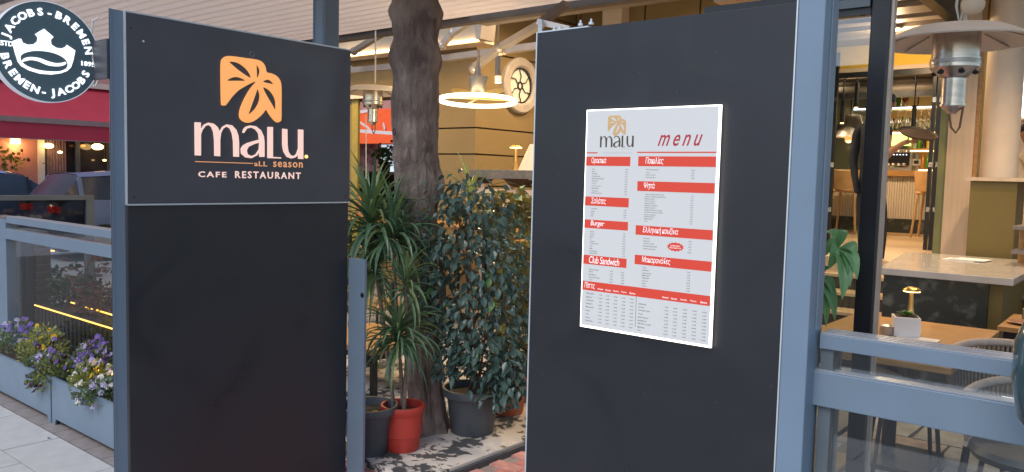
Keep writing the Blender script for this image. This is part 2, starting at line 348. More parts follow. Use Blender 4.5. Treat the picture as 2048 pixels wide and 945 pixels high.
# ================================================================== SETTING
def struct(o): o['kind'] = 'structure'; return o
struct(box('ground', asph_m, None, -300, 300, -300, 300, -.30, -.06))
struct(box('road', road_m, None, -24, -8.9, -40, 60, -.052, -.02))
pv = struct(box('pavement', joint_m, None, -16, 6, -3.2, 1.955, -.05, -.008))
xs = [-8.56, -7.84, -7.12, -6.46, -5.799, -5.118, -4.40, -3.72, -3.04, -2.36, -1.68, -1.0, -.32, .36, 1.04, 1.72]
r2 = random.Random(3)
for j, (ya, yb) in enumerate([(1.642, 1.95), (1.21, 1.636), (.78, 1.204), (.35, .774), (-.08, .344), (-.51, -.086)]):
    for i in range(len(xs) - 1):
        o = 0 if j == 0 else .3 * (j % 2)
        me = mesh_only(MB().box(.002, xs[i + 1] - xs[i] - .004, 0, yb - ya - .002, 0, .012), 'paving_slab', tile_m)
        piece('paving_slab', me, pv, (xs[i] + o, ya, -.009 + r2.uniform(-.0008, .0008)))
# rough cobble corner (photo's bottom left)
cob = mesh_only(MB().box(0, .085, 0, .085, 0, .018), 'cobble', flag_m)
kb = struct(box('kerb_strip', grout_m, None, -9, -3.95, 1.955, 2.40, -.05, -.012))
for i in range(22): piece('kerb_stone', mesh_only(MB().box(.002, .218, 0, .105, 0, .012), 'kerb_stone', stone_m) if i == 0 else bpy.data.objects['kerb_stone'].data, kb, (-8.8 + i * .222, 1.962, -.012))

# entrance bricks
br = struct(box('brick_paving', grout_m, None, -3.95, -1.6, 1.96, 4.6, -.05, -.006))
bme = [mesh_only(MB().box(.003, .197, .003, .097, 0, .012), 'brick', m_) for m_ in (brick_m, brick2_m)]
nb = 0
for r in range(24):
    for c in range(11):
        x = -3.93 + c * .2 + (.1 if r % 2 else 0); y = 2.0 + r * .1
        if x < -2.99 and y > 2.80: continue
        if x > -2.0 or x < -3.95: continue
        if y > 4.4: continue
        piece('brick', bme[(r * 7 + c * 3 + (r * c) % 5) % 2], br, (x, y, -.006 + r2.uniform(-.001, .001)))
slab = struct(box('painted_slab', slab_m, None, -5.6, -2.962, 2.885, 6.4, -.05, .045))
struct(box('slab_edge_band', dkpot_m, None, -2.9615, -2.935, 2.885, 6.4, -.05, .030))
# terrace floor right; flagstones stand in for paving mirrored in the glass
tf = struct(box('terrace_floor', joint_m, None, -1.60, 4, 2.3, 7.95, -.05, -.012))
r3 = random.Random(11)
nf = 0
for j in range(13):
    x = -1.6; y = 2.32 + j * .42
    while x < 1.2:
        wdt = r3.uniform(.35, .7); q = [(x + .008, y + .008), (x + wdt - .008 + r3.uniform(-.03, .03), y + .008), (x + wdt - .008, y + .41), (x + .008, y + .41)]
        piece('flagstone', mesh_only(MB().prism([(a - x, b - y) for a, b in q], (Vector((0, 0, 0)), XU, YU, ZU), 0, .014), 'flagstone', flag_m if r3.random() < .6 else flag2_m), tf, (x, y, -.012)); x += wdt
# rear terrace floor between (under the plants and beyond)
struct(box('rear_terrace_floor', stone_m, None, -14, -1.62, 6.41, 8.0, -.05, .02))
struct(box('side_terrace_floor', tile_m, None, -8.85, -5.61, 2.42, 6.41, -.05, .01))
struct(box('middle_terrace_floor', stone_m, None, -2.93, -1.62, 4.62, 6.41, -.05, .012))
# raised interior floor + steps
FZ = .87
inf = struct(box('interior_floor', woodp_m, None, -6.78, 3, 8.9, 20, -.05, FZ))
for i in range(5):
    z = FZ - .15 * (i + 1); y = 8.9 - .3 * (i + 1)
    st = thing('step', 'pale wooden step with dark riser, %s of the flight up to the bar' % ['topmost', 'second from top', 'middle', 'second from bottom', 'lowest'][i], 'step', (-2.6, y, 0), 'steps up to the bar')
    box('riser', dwood_m, st, -3.4, -2.06, y + .015, y + .3, 0, z - .03); box('tread', woodp_m, st, -3.4, -2.055, y - .01, y + .3, z - .03 + .001, z)

# ================================================================== CANOPY (slatted underside) and header beam
CZ = 3.0
cn = thing('slatted_canopy', 'long beige slatted canopy roof over the terrace', 'canopy', (-5, 3.9, CZ))
for k in range(21): box('seam', dark_m, cn, -13.2, 3, 2.43 + .134 * k - .017, 2.43 + .134 * k + .005, CZ + .0305, CZ + .036)
y = 2.43; sm = mesh_only(MB().prism([(0, .030), (.012, 0), (.112, 0), (.124, .030)], (Vector(), YU, ZU, XU), 0, 16.2), 'slat', cslat_m)
while y < 5.07:
    piece('slat', sm, cn, (-13.2, y, CZ + r2.uniform(0, .003))); y += .134
box('end_beam', cream_m, cn, -13.32, -13.2, 2.42, 5.2, CZ - .06, CZ + .1)
box('front_beam', dkpost_m, cn, -13.3, 3, 2.32, 2.41, CZ - .08, CZ + .12)
zw_b = aY(960, 46, 5.25).z
hb = thing('header_beam', 'dark metal header beam along the inner edge of the canopy', 'beam', (-5, 5.25, CZ))
box('beam_web', dark_m, hb, -13.2, -2.4, 5.20, 5.29, zw_b, CZ + .08); box('beam_web', dark_m, hb, -2.399, 3.0, 5.20, 5.29, CZ + .0, CZ + .08)
zg = zw_b; box('gutter', brownb_m, hb, -4.8, -2.4, 5.291, 5.40, zg, CZ + .06)
box('lower_flange', brownb_m, hb, -13.2, -4.82, 5.17, 5.30, zw_b + .055, zw_b + .075)
# canopy blue post
pp = aY(652, 60, 3.3)
cp_ = thing('canopy_post', 'light blue-grey square post holding up the canopy behind the logo sign', 'post', (pp.x, 3.3, 0))
box('shaft', post_m, cp_, pp.x - .06, pp.x + .06, 3.3 - .06, 3.3 + .06, 0.01, CZ - .002, bevel=.006)
for sx in (-1, 1):
    box('corner_strip', rail_m, cp_, pp.x + sx * .045 - .008, pp.x + sx * .045 + .008, 3.3 - .064, 3.3 - .0605, .02, CZ - .01)

# ================================================================== LEFT LOGO PANEL (plane x = const)
PX = -3.4; y0, y1 = 1.575, 2.752; ztop = 2.290; zs = 1.496
lp = thing('logo_totem', 'tall dark panel with lit orange leaf logo and cafe name', 'sign panel', (PX, 2.1, 0))
box('lower_board', panel_m, lp, PX - .10, PX - .004, y0 + .004, y1, .02, zs + .02, bevel=.002)
box('core', dkpost_m, lp, PX - .10, PX - .012, y0 + .006, y1 - .006, zs + .021, ztop - .004)
up = box('upper_board', panel2_m, lp, PX - .011, PX + .006, y0, y1, zs, ztop, bevel=.001)
for nm, a in (('edge_trim', (PX - .011, PX + .008, y0 - .006, y0 - .0005, zs - .004, ztop + .004)), ('edge_trim', (PX - .011, PX + .007, y0 - .0005, y1, ztop + .0005, ztop + .007)), ('edge_trim', (PX - .0035, PX + .008, y0, y1, zs - .007, zs - .0005))):
    box(nm, trim_m, lp, *a)
for k, (px, py) in enumerate([(262, 56), (690, 122), (692, 240), (690, 392), (268, 394), (287, 83)]):
    q = aX(px, py, PX + .006); MB().lathe([(0, .002), (.0035, .0018), (.005, 0)], q, 10, 'X').build('screw', black_m if k < 5 else trim_m, lp)
q = aX(504, 109, PX + .006); MB().lathe([(.008, 0), (.009, .0015), (.013, .0015), (.014, 0)], q, 20, 'X').build('scuff_ring', dkpost_m, lp)
# logo geometry traced in the photograph and put on the panel plane
LFR = (Vector((PX + .0065, 0, 0)), YU, ZU, XU)
def lz(p): q = aX(370 + p[0] * .2961, 90 + p[1] * .2963, PX); return (q.y, q.z)
OUT = [(237, 395), (234, 260), (234, 130), (245, 95), (275, 78), (320, 80), (400, 91), (480, 103), (515, 122), (532, 150), (542, 186), (575, 195), (612, 215), (635, 250), (641, 300), (641, 400), (640, 500), (632, 518), (612, 524), (590, 508), (560, 470), (538, 437), (520, 460), (490, 490), (455, 515), (415, 527), (380, 515), (360, 490), (362, 440), (390, 370), (430, 300), (470, 252), (440, 258), (390, 285), (350, 310), (310, 350), (280, 390), (262, 410), (245, 408)]
HO = [[(290, 117), (340, 120), (390, 150), (425, 190), (437, 225), (400, 207), (350, 172), (312, 140)], [(473, 135), (490, 155), (497, 180), (490, 210), (477, 228), (474, 190)], [(277, 243), (300, 226), (335, 218), (370, 226), (398, 243), (340, 244)], [(517, 250), (540, 238), (565, 240), (588, 265), (550, 260)], [(480, 298), (495, 330), (495, 370), (480, 410), (455, 445), (420, 470), (432, 430), (450, 380), (468, 330)], [(517, 290), (550, 300), (580, 330), (600, 370), (605, 410), (600, 442), (575, 400), (545, 350)]]
def sm_(l, tr): return [tr(p) for p in spline(l, 4)]
LOGO = filled([sm_(OUT, lz)] + [sm_(h, lz) for h in HO], 0.004)
logo_e = emis('lit_orange_logo', (1, .42, .12), .50, (.5, .25, .1)); word_e = emis('lit_pale_pink_letters', (1, .66, .56), .46, (.6, .45, .4)); word2_e = emis('lit_orange_letters', (1, .42, .18), .36, (.5, .27, .15)); dot_e = emis('lit_yellow_dot', (1, .62, .2), 1.0, (.8, .6, .2))
mb = MB(); mb.add([LFR[0] + YU * v.x + ZU * v.y + XU * (v.z + .004) for v in LOGO[0]], LOGO[1]); mb.build('leaf_emblem', logo_e, lp, fix=False)
LET = {
 'letter_m': [[[(58, 523), (98, 525), (98, 572), (120, 540), (150, 526), (185, 533), (212, 556), (226, 588), (245, 554), (275, 538), (310, 545), (338, 575), (352, 615), (356, 660), (356, 757), (320, 755), (318, 650), (310, 600), (295, 566), (272, 552), (250, 566), (235, 596), (229, 640), (229, 753), (192, 750), (190, 640), (184, 590), (170, 554), (150, 541), (130, 549), (110, 575), (99, 606), (99, 748), (60, 746)]]],
 'letter_a': [[[(380, 592), (388, 568), (403, 553), (430, 545), (470, 550), (505, 578), (524, 620), (528, 660), (528, 757), (495, 757), (495, 722), (480, 745), (440, 766), (400, 760), (372, 735), (369, 702), (383, 680), (410, 664), (450, 652), (493, 640), (488, 600), (468, 572), (440, 559), (410, 566), (390, 596)], [(494, 660), (455, 672), (422, 688), (408, 712), (414, 738), (440, 752), (470, 740), (492, 706)]]],
 'letter_l': [[[(550, 555), (585, 555), (585, 757), (640, 760), (640, 768), (550, 765)]]],
 'letter_u': [[[(650, 567), (682, 570), (684, 680), (690, 722), (705, 745), (725, 752), (744, 738), (757, 700), (757, 572), (790, 574), (790, 772), (757, 770), (757, 742), (738, 760), (710, 768), (680, 757), (658, 722), (650, 680)]]]}
def letters(tr, fr, parent, m, dz):
    for nm, shp in LET.items():
        mb = MB()
        for loops in shp:
            vs, fs = filled([[tr(p) for p in lp_] for lp_ in loops], .003); mb.add([fr[0] + fr[1] * v.x + fr[2] * v.y + fr[3] * (v.z + dz) for v in vs], fs)
        mb.build(nm, m, parent, fix=False)
letters(lz, LFR, lp, word_e, .003)
c = lz((812, 755)); MB().lathe([(0, .006), (.0085, .006), (.0085, 0)], (PX + .0065, c[0], c[1]), 20, 'X').build('dot', dot_e, lp)
a = lz((62, 793)); b = lz((452, 802)); box('rule_line', word2_e, lp, PX + .0065, PX + .010, a[0], b[0], b[1] - .001, b[1] + .0025)
def fit(mb, s_, tr, fr, pa, pb, ht=None, **k):
    a = tr(pa); b = tr(pb); put(mb, text(s_, **k), fr, a[0], min(a[1], b[1]), wd=b[0] - a[0], ht=ht if ht else abs(a[1] - b[1]))
for s_, a_, b_, m_, kw in (('aLL', (462, 819), (550, 788), word2_e, dict(bold=.012, space=1.1)), ('season', (590, 825), (790, 794), word2_e, dict(bold=.012, space=1.15)), ('CAFE', (84, 893), (275, 858), word_e, dict(bold=.022, space=1.3)), ('RESTAURANT', (333, 900), (777, 862), word_e, dict(bold=.022, space=1.3))):
    mb = MB(); fit(mb, s_, lz, LFR, a_, b_, depth=.02, **kw); mb.build('lettering', m_, lp, fix=False)
# left edge post of that panel
PL = aY(223, 300, 1.518).x
ps = thing('panel_post', 'grey grooved metal post on the street edge of the logo panel', 'post', (-3.46, 1.55, 0))
box('post_face', rail_m, ps, PL, -3.405, 1.521, 1.568, .01, 2.295)
for x in (PL, (PL - 3.408) / 2, -3.408): box('post_lip', trim_m if x == PL else rail_m, ps, x - .002, x + .005, 1.513, 1.5205, .01 if x > PL else 1.39, 2.296)
for z in (1.02, 1.0): MB().lathe([(0, -.002), (.004, -.002), (.005, 0)], (-3.436 - .012 * (z < 1.01), 1.5205, z + .067), 10, 'Y').build('screw', black_m, ps)
MB().tube([(-3.503, 1.512, 2.267), (-3.534, 1.503, 2.258), (-3.547, 1.503, 2.196), (-3.539, 1.503, 2.097), (-3.516, 1.507, 2.053)], .0036, 8).build('cable', rope_m, ps, smooth=True)
MB().tube([(-3.547, 1.512, 2.008), (-3.539, 1.503, 1.986), (-3.512, 1.503, 1.99), (-3.507, 1.512, 2.017)], .0036, 8).build('cable', rope_m, ps, smooth=True)
# small end post right of the logo panel
XEP = aY(727, 700, 2.753).x
ep = thing('end_post', 'short grey post at the inner end of the logo panel', 'post', (-3.34, 2.78, 0))
box('shaft', rail_m, ep, -3.397, XEP, 2.753, 2.772, .0, 1.195, bevel=.003)
MB().lathe([(0, -.003), (.012, -.003), (.014, 0)], (XEP - .014, 2.752, 1.005), 16, 'Y').build('lock', black_m, ep)

# ---- round illuminated sign
RX = -3.54; rc = aX(96, 105, RX); RR = .2013
rs = thing('round_sign', 'round backlit coffee sign with white crown and lettering', 'sign', (RX, rc.y, rc.z - RR))
face_m = mat('teal_grey_sign_face', (.085, .14, .16), .35, 0, .05, 3); signw = emis('glowing_white_print', (.92, .93, 1), .8)
MB().lathe([(0, -.05), (RR - .006, -.05), (RR - .002, -.046), (RR - .002, -.006)], (RX, rc.y, rc.z), 96, 'X').build('drum', alu_m, rs, smooth=True)
MB().lathe([(0, 0), (RR - .0036, 0), (RR - .0036, -.006)], (RX, rc.y, rc.z), 96, 'X').build('face', face_m, rs, smooth=True)
MB().lathe([(RR - .0035, -.01), (RR - .0035, .002), (RR - .002, .003), (RR - .0003, .001), (RR - .001, -.04)], (RX, rc.y, rc.z), 96, 'X').build('glowing_rim', emis('rim_light', (.8, .84, 1), .22, (.4, .42, .45)), rs, smooth=True)
RF = (Vector((RX + .001, rc.y, rc.z)), YU, ZU, XU)
def rz(p): q = aX(p[0] * .23283, p[1] * .23283, RX); return (q.y - rc.y, q.z - rc.z)
crown = [(100, 358), (160, 334), (180, 336), (195, 370), (235, 386), (285, 384), (315, 360), (322, 325), (298, 296), (376, 250), (458, 320), (434, 345), (440, 385), (480, 412), (525, 420), (560, 405), (572, 387), (645, 437), (628, 520), (608, 580), (575, 612), (520, 632), (440, 643), (340, 635), (250, 608), (180, 570), (150, 530), (128, 460)]
bean = spline([(174, 492), (200, 462), (270, 442), (360, 440), (460, 458), (540, 495), (578, 540), (572, 585), (520, 612), (440, 616), (340, 605), (250, 578), (192, 540)], 4)
seam = spline([(190, 520), (215, 500), (270, 492), (340, 502), (410, 528), (480, 545), (535, 540), (560, 534), (565, 550), (530, 568), (470, 572), (400, 560), (330, 530), (265, 518), (215, 528), (195, 532)], 3)
mb = MB()
for loops in ([crown, bean], [seam]):
    vs, fs = filled([[rz(p) for p in l] for l in loops], .001); mb.add([RF[0] + YU * v.x + ZU * v.y + XU * (v.z + .001) for v in vs], fs)
mb.build('crown_emblem', signw, rs, fix=False)
def arc(mb, s_, r, a0, a1, flip=False, ht=.0286):
    n = len(s_)
    for i, ch in enumerate(s_):
        if ch == ' ': continue
        a = R_(a0 + (a1 - a0) * i / (n - 1)); up = YU * math.cos(a) + ZU * math.sin(a); rt = (YU * math.sin(a) - ZU * math.cos(a))
        if flip: up, rt = -up, -rt
        vs, fs = text(ch, .02, .03)
        x0 = min(v.x for v in vs); x1 = max(v.x for v in vs); k = ht / .72
        o = RF[0] + (YU * math.cos(a) + ZU * math.sin(a)) * r
        mb.add([o + rt * ((v.x - (x0 + x1) / 2) * k * 1.12) + up * ((v.y - .36) * k) + XU * (.001 + v.z * .1) for v in vs], fs)
mb = MB()
arc(mb, 'JACOBS-BREMEN', .159, 164, 10); mb.build('lettering', signw, rs, fix=False); mb = MB()
arc(mb, 'BREMEN-JACOBS', .159, 193, 334, True); mb.build('lettering', signw, rs, fix=False)
for s_, cx in (('1895', .154), ('ESTD', -.154)):
    vf = text(s_, .02, .03); mb = MB(); put(mb, vf, RF, cx, -.038 if cx > 0 else .004, wd=.055, ht=.020, align='C', dz=.002); mb.build('lettering', signw, rs, fix=False)
bk = thing('sign_bracket', 'dark box bracket joining the round sign to its post', 'bracket', (-3.54, 1.53, 2.0))
box('bracket_box', panel2_m, bk, -3.585, -3.546, rc.y + RR - .05, 1.511, 2.012, 2.173, bevel=.004); box('mount_plate', panel2_m, bk, -3.546, -3.41, 1.503, 1.5135, 2.012, 2.173)
for z in (2.14, 2.045):
    for yy in (1.532 - .03, 1.543 - .06): MB().lathe([(0, .004), (.004, .003), (.005, 0)], (-3.546, yy - .005, z), 8, 'X').build('bolt', alu_m, bk)

# ================================================================== RIGHT MENU PANEL (plane y = const)
PY = 2.33
rp = thing('menu_totem', 'tall black panel carrying the lit menu board', 'sign panel', (-1.35, PY, 0))
box('board', panel_r, rp, -1.82, -.874, PY, PY + .05, .02, 2.172, bevel=.002)
box('back_board', panel_m, rp, -1.80, -.874, PY + .052, PY + .10, .02, 2.16)
box('edge_trim', trim_m, rp, -1.8255, -1.8205, PY - .001, PY + .10, .02, 2.176); box('edge_trim', trim_m, rp, -.8738, -.8695, PY - .004, PY + .05, .02, 2.4)
box('top_trim', trim_m, rp, -1.82, -1.60, PY + .001, PY + .05, 2.1725, 2.177)
# gear on top corner: angle bracket + wing nuts
MB().bar(aY(1076, 44, 2.37), aY(1140, 59, 2.40), .022, .02).build('stay_bar', arm_m, rp)
MB().bar((-1.823, PY + .02, 2.176), (-1.823, PY + .02, aY(1077, 38, PY).z), .008, .02).build('corner_bracket', alu_m, rp)
for x in (-1.66, -1.615, -1.775, -1.75): MB().lathe([(0, .022), (.004, .018), (.004, .009), (.009, .008), (.009, 0)], (x, PY + .04, 2.178 + (.010 if x > -1.7 else 0)), 10).build('bolt', trim_m, rp)
# menu lightbox
ma = aY(1174, 221, PY - .02); mbr = aY(1421, 696, PY - .02); X0, X1, Z1, Z0 = ma.x, mbr.x, ma.z, mbr.z
mn = thing('menu_board', 'lit white menu board with red section headings', 'menu', ((X0 + X1) / 2, PY, Z0))
box('lightbox', alu_m, mn, X0 + .004, X1 - .004, PY - .0165, PY - .0005, Z0 + .004, Z1 - .004)
box('glowing_edge', led_w, mn, X0 - .001, X1 + .001, PY - .0195, PY - .013, Z0 - .001, Z1 + .001)
menu_m = emis('lit_menu_sheet', (.96, .98, 1), .16, (.40, .405, .41)); fx0, fx1, fz0, fz1 = X0 + .003, X1 - .006, Z0 + .006, Z1 - .003
box('sheet', menu_m, mn, fx0, fx1, PY - .0205, PY - .020, fz0, fz1)
mred = emis('menu_red', (1, .09, .035), .10, (.55, .045, .025)); mink = mat('menu_ink', (.06, .06, .06), .6); mred2 = emis('menu_script_red', (.7, .02, .06), .05, (.38, .02, .04)); mwh = emis('menu_white_script', (1, 1, 1), .2, (.85, .85, .85)); mtan = mat('menu_tan', (.62, .40, .18), .6); mgrey = mat('menu_pale_grey_print', (.42, .42, .42), .6); molive = mat('menu_dark_olive', (.06, .055, .03), .6)
MF = (Vector((0, PY - .0206, 0)), XU, ZU, -YU)
W_, H_ = fx1 - fx0, fz1 - fz0
def mp(px, py): q = aY(px, py, PY - .0206); return q.x, q.z
bars = MB()
def mbar(a, b, c_, d):  # px rectangle given by left-top, right-top, right-bottom y's averaged on the plane
    p = mp(*a); q = mp(*b); p2 = mp(*c_); q2 = mp(*d); zt = (p[1] + q[1]) / 2; zb = (p2[1] + q2[1]) / 2; xa = (p[0] + p2[0]) / 2; xb = (q[0] + q2[0]) / 2
    xa = max(xa, fx0); xb = min(xb, fx1)
    bars.box(xa, xb, PY - .0211, PY - .0206, zb, zt); return xa, xb, zb, zt
def zm(x, y): return (1140 + x * .27515, 190 + y * .27513)     # first menu zoom
def z2(x, y): return (1140 + x * .28571, 440 + y * .28571)     # second menu zoom
hd = [('Ορεκτικά', mbar(zm(122, 450), zm(440, 450), zm(110, 515), zm(437, 519)), .34, .13, 0),
      ('Ποικιλίες', mbar(zm(498, 448), zm(1062, 448), zm(495, 520), zm(1060, 524)), .24, .10, 0),
      ('Ψητά', mbar(zm(492, 630), zm(1052, 640), zm(488, 700), zm(1050, 716)), .15, .09, 0),
      ('Σαλάτες', mbar(zm(110, 740), zm(428, 750), zm(108, 803), zm(425, 820)), .34, .15, 0),
      ('Burger', mbar(z2(102, 0), z2(407, 12), z2(100, 55), z2(404, 76)), .32, .15, 0),
      ('Ελληνική κουζίνα', mbar(z2(462, 36), z2(1000, 75), z2(458, 103), z2(998, 143)), .47, .10, 0),
      ('Club Sandwich', mbar(z2(94, 243), z2(397, 274), z2(92, 305), z2(394, 339)), .70, .14, 0),
      ('Μακαρονάδες', mbar(z2(455, 242), z2(992, 296), z2(452, 308), z2(990, 365)), .38, .10, 0),
      ('Πίτσες', mbar(z2(88, 422), z2(982, 538), z2(85, 484), z2(978, 608)), .09, .02, 0)]
mbar(zm(122, 418), zm(200, 418), zm(122, 426), zm(200, 426)); mbar(zm(488, 414), zm(1064, 414), zm(488, 423), zm(1064, 423))
bars.build('red_bars', mred, mn)
for s_, (xa, xb, zb, zt), wf, of, _ in hd:
    mb = MB(); put(mb, text(s_, 0, 0, .15, .92, 3), MF, xa + (xb - xa) * of, zb + (zt - zb) * .14, wd=(xb - xa) * wf, ht=(zt - zb) * .78, dz=.0007); mb.build('heading_script', mwh, mn, fix=False)
mb = MB()
xa, xb, zb, zt = hd[8][1]
for side in (0, 1):
    base = [(.135, 'Μικρή'), (.20, 'Μεσαία'), (.265, 'Μεγάλη'), (.33, 'Γίγας'), (.40, 'Extra')] if not side else [(.655, 'Μικρή'), (.72, 'Μεσαία'), (.79, 'Μεγάλη'), (.86, 'Γίγας'), (.935, 'Extra')]
    for f_, s_ in base: put(mb, text(s_, 0, .01, 0, 1, 1), MF, xa + (xb - xa) * f_, zb + (zt - zb) * .18, wd=(xb - xa) * .045, ht=(zt - zb) * .2, dz=.0007)
mb.build('column_heads', mwh, mn, fix=False, kind='stuff')
# rows
rows = MB(); RH = .0062
def block(x, xr, ztop_, zbot, items, prices, cols=None):
    n = len(items); st = (ztop_ - zbot) / n
    for i, s_ in enumerate(items):
        z = ztop_ - (i + .85) * st; put(rows, text(s_, 0, .007, 0, 1, 2), MF, x, z, ht=min(RH, st * .62) * (1.0 if any(ch in s_ for ch in 'ρφζξψyp') else .8), dz=.0002)
        for c_, xc in enumerate(cols or [xr]): put(rows, text(prices[(i * 3 + c_) % len(prices)], 0, .01, 0, 1, 1), MF, xc, z, ht=min(RH, st * .62) * .8, align='R', dz=.0002)
pr = ['3,00€', '3,50€', '4,00€', '4,50€', '5,00€', '5,50€', '6,50€', '7,00€']; pr2 = ['7,00€', '8,50€', '9,00€', '9,50€', '12,00€', '10,00€', '8,00€']; pr3 = ['5,50€', '8,00€', '10,50€', '13,00€', '15,50€', '6,00€', '9,00€', '11,50€', '14,00€', '16,50€']
L0 = mp(*zm(162, 540))[0]; L1 = mp(*zm(420, 540))[0]; Q0 = mp(*zm(552, 540))[0]; Q1 = mp(*zm(905, 560))[0]
block(L0, L1, mp(*zm(160, 530))[1], mp(*zm(160, 722))[1], ['Ψωμί', 'Φέτα', 'Τζατζίκι', 'Τυροκαυτερή', 'Μελιτζανοσαλάτα', 'Χωριάτικη', 'Πατάτες', 'Πατάτες τηγανητές', 'Κεφτεδάκια', 'Λουκάνικο', 'Μανιτάρια ψητά'], pr)
block(L0, L1, mp(*zm(155, 818))[1], mp(*zm(155, 888))[1], ['Χωριάτικη', 'Caesar', 'Ρόκα', 'Σεφ'], pr2)
block(L0, L1, mp(*z2(140, 72))[1], mp(*z2(140, 240))[1], ['Classic', 'Cheese', 'Bacon', 'Egg', 'Chicken', 'Chicken Special', 'Veggie', 'Black', 'Double Beef', 'Burger Special'], pr2)
block(L0, L1, mp(*z2(135, 335))[1], mp(*z2(135, 425))[1], ['Classic Toasted', 'Special', 'Κοτόπουλο', 'Club Club Classic', 'Τόνος'], pr2, [L1 - .045, L1])
block(Q0, Q1, mp(*zm(552, 535))[1], mp(*zm(552, 608))[1], ['Ποικιλία κρεατικών', 'ατόμων', 'Ποικιλία 2 ατόμων', 'Ποικιλία 4 ατόμων'], pr2)
block(Q0, Q1, mp(*zm(545, 715))[1], mp(*zm(540, 925))[1], ['Σουβλάκι χοιρινό σε πίτα 350γρ', 'Σουβλάκι κοτόπουλο μερίδα 350γρ', 'Μπιφτέκι σχάρας', 'Πανσέτα χοιρινή', 'Μπριζόλα χοιρινή', 'Μπριζόλα μοσχαρίσια', 'Κοτόπουλο φιλέτο', 'Κεμπάπ γιαουρτλού 4 τεμάχια', 'Λουκάνικο χωριάτικο 2 τεμάχια', 'Σνίτσελ κοτόπουλο', 'Παϊδάκια αρνίσια', 'Μοσχάρι ψητό', 'Γύρος'], pr2)
block(Q0, Q1, mp(*z2(512, 118))[1], mp(*z2(512, 210))[1], ['Μουσακάς', 'Παστίτσιο', 'Γεμιστά με ρύζι', 'Μοσχάρι κοκκινιστό', 'Χοιρινό λεμονάτο'], pr2)
block(Q0, Q1, mp(*z2(510, 325))[1], mp(*z2(510, 470))[1], ['Al Ragu', 'Napolitana', 'Carbonara Sea', 'Μπολονέζ', 'Pappardelle', 'Al Forno', 'Πέστο', 'Λιγκουίνι'], pr2)
zt_ = mp(*z2(110, 498))[1]; zb_ = mp(*z2(100, 712))[1]
wtab = fx1 - fx0
block(fx0 + .018, 0, zt_, zb_, ['Μαργαρίτα', 'Σπέσιαλ', 'Χωριάτικη', 'Πεπερόνι', 'Malu special', 'Ζαμπόν', 'Vegan', 'Barbeque', 'Πρόσοῦτο'], pr3, [fx0 + wtab * f_ for f_ in (.175, .235, .30, .365, .43)])
block(fx0 + wtab * .47, 0, zt_ - .012, zb_ - .004, ['Carbonara', 'Ελληνική', 'Τέσσερα τυριά', 'Τόνου', 'Θαλασσινών', 'Κοτόπουλο', 'Σπέσιαλ με γύρο', 'Mexicana', 'Απλή'], pr3, [fx0 + wtab * f_ for f_ in (.70, .765, .835, .905, .975)])
rows.box(fx0 + wtab * .45, fx0 + wtab * .4525, PY - .0209, PY - .0206, zb_ + .01, zt_ + .01)
rows.build('menu_lines', mink, mn, fix=False, kind='stuff')
# menu logo + "menu" script + starburst
def lm(p):   # map logo photo coordinates into the menu's small logo
    return (ma.x + .078 + (p[0] - 237) / (641 - 237) * .058, 0)
def box_of(l): return min(p[0] for p in l), max(p[0] for p in l), min(p[1] for p in l), max(p[1] for p in l)
fo = [lz(p) for p in spline(OUT, 3)]; bx = box_of(fo)
ta = mp(*zm(277, 152)); tb = mp(*zm(405, 297))
def tr2(p): q = lz(p); return (ta[0] + (q[0] - bx[0]) / (bx[1] - bx[0]) * (tb[0] - ta[0]), tb[1] + (q[1] - bx[2]) / (bx[3] - bx[2]) * (ta[1] - tb[1]))
vs, fs = filled([sm_(OUT, tr2)] + [sm_(h, tr2) for h in HO]); mb = MB(); mb.add([MF[0] + XU * v.x + ZU * v.y - YU * .0004 for v in vs], fs); mb.build('leaf_emblem', mtan, mn, fix=False)
wa = mp(*zm(220, 302)); wb = mp(*zm(462, 380)); lb = box_of([lz(p) for p in [(58, 523), (790, 772)]])
def tr3(p): q = lz(p); return (wa[0] + (q[0] - lb[0]) / (lb[1] - lb[0]) * (wb[0] - wa[0]), wb[1] + (q[1] - lb[2]) / (lb[3] - lb[2]) * (wa[1] - wb[1]))
mb = MB()
for nm, shp in LET.items():
    for loops in shp:
        vs, fs = filled([[tr3(p) for p in l] for l in loops]); mb.add([MF[0] + XU * v.x + ZU * v.y - YU * .0004 for v in vs], fs)
mb.build('name_script', molive, mn, fix=False)
mb = MB(); a = mp(*zm(240, 398)); b = mp(*zm(455, 385)); put(mb, text('all season', 0, .005, 0, 1.2, 1), MF, a[0] + (b[0] - a[0]) * .6, a[1], wd=(b[0] - a[0]) * .4, ht=.004, dz=.0003)
put(mb, text('CAFE RESTAURANT', 0, .005, 0, 1.4, 1), MF, a[0], a[1] - .014, wd=b[0] - a[0], ht=.005, dz=.0003); mb.build('small_print', mgrey, mn, fix=False)
mb = MB(); a = mp(*zm(636, 380)); b = mp(*zm(965, 325)); vf = text('menu', 0, .008, .5, 1.4, 3); put(mb, vf, MF, a[0], a[1] + .003, wd=b[0] - a[0], ht=.036, dz=.0005); mb.build('menu_script', mred2, mn, fix=False)
c = mp(*z2(738, 190)); st = [(c[0] + (.031 if i % 2 else .026) * math.cos(i * math.pi / 14), c[1] + (.0155 if i % 2 else .012) * math.sin(i * math.pi / 14)) for i in range(28)]
vs, fs = filled([st]); mb = MB(); mb.add([MF[0] + XU * v.x + ZU * v.y - YU * .0006 for v in vs], fs); mb.build('starburst', mred, mn, fix=False)
mb = MB(); put(mb, text('ΚΑΘΕ ΜΕΡΑ', 0, .01, .1, 1, 1), MF, c[0], c[1] + .001, wd=.034, ht=.004, align='C', dz=.0009); put(mb, text('ΜΑΓΕΙΡΕΥΤΑ', 0, .01, .1, 1, 1), MF, c[0], c[1] - .006, wd=.04, ht=.004, align='C', dz=.0009); mb.build('starburst_print', mwh, mn, fix=False)

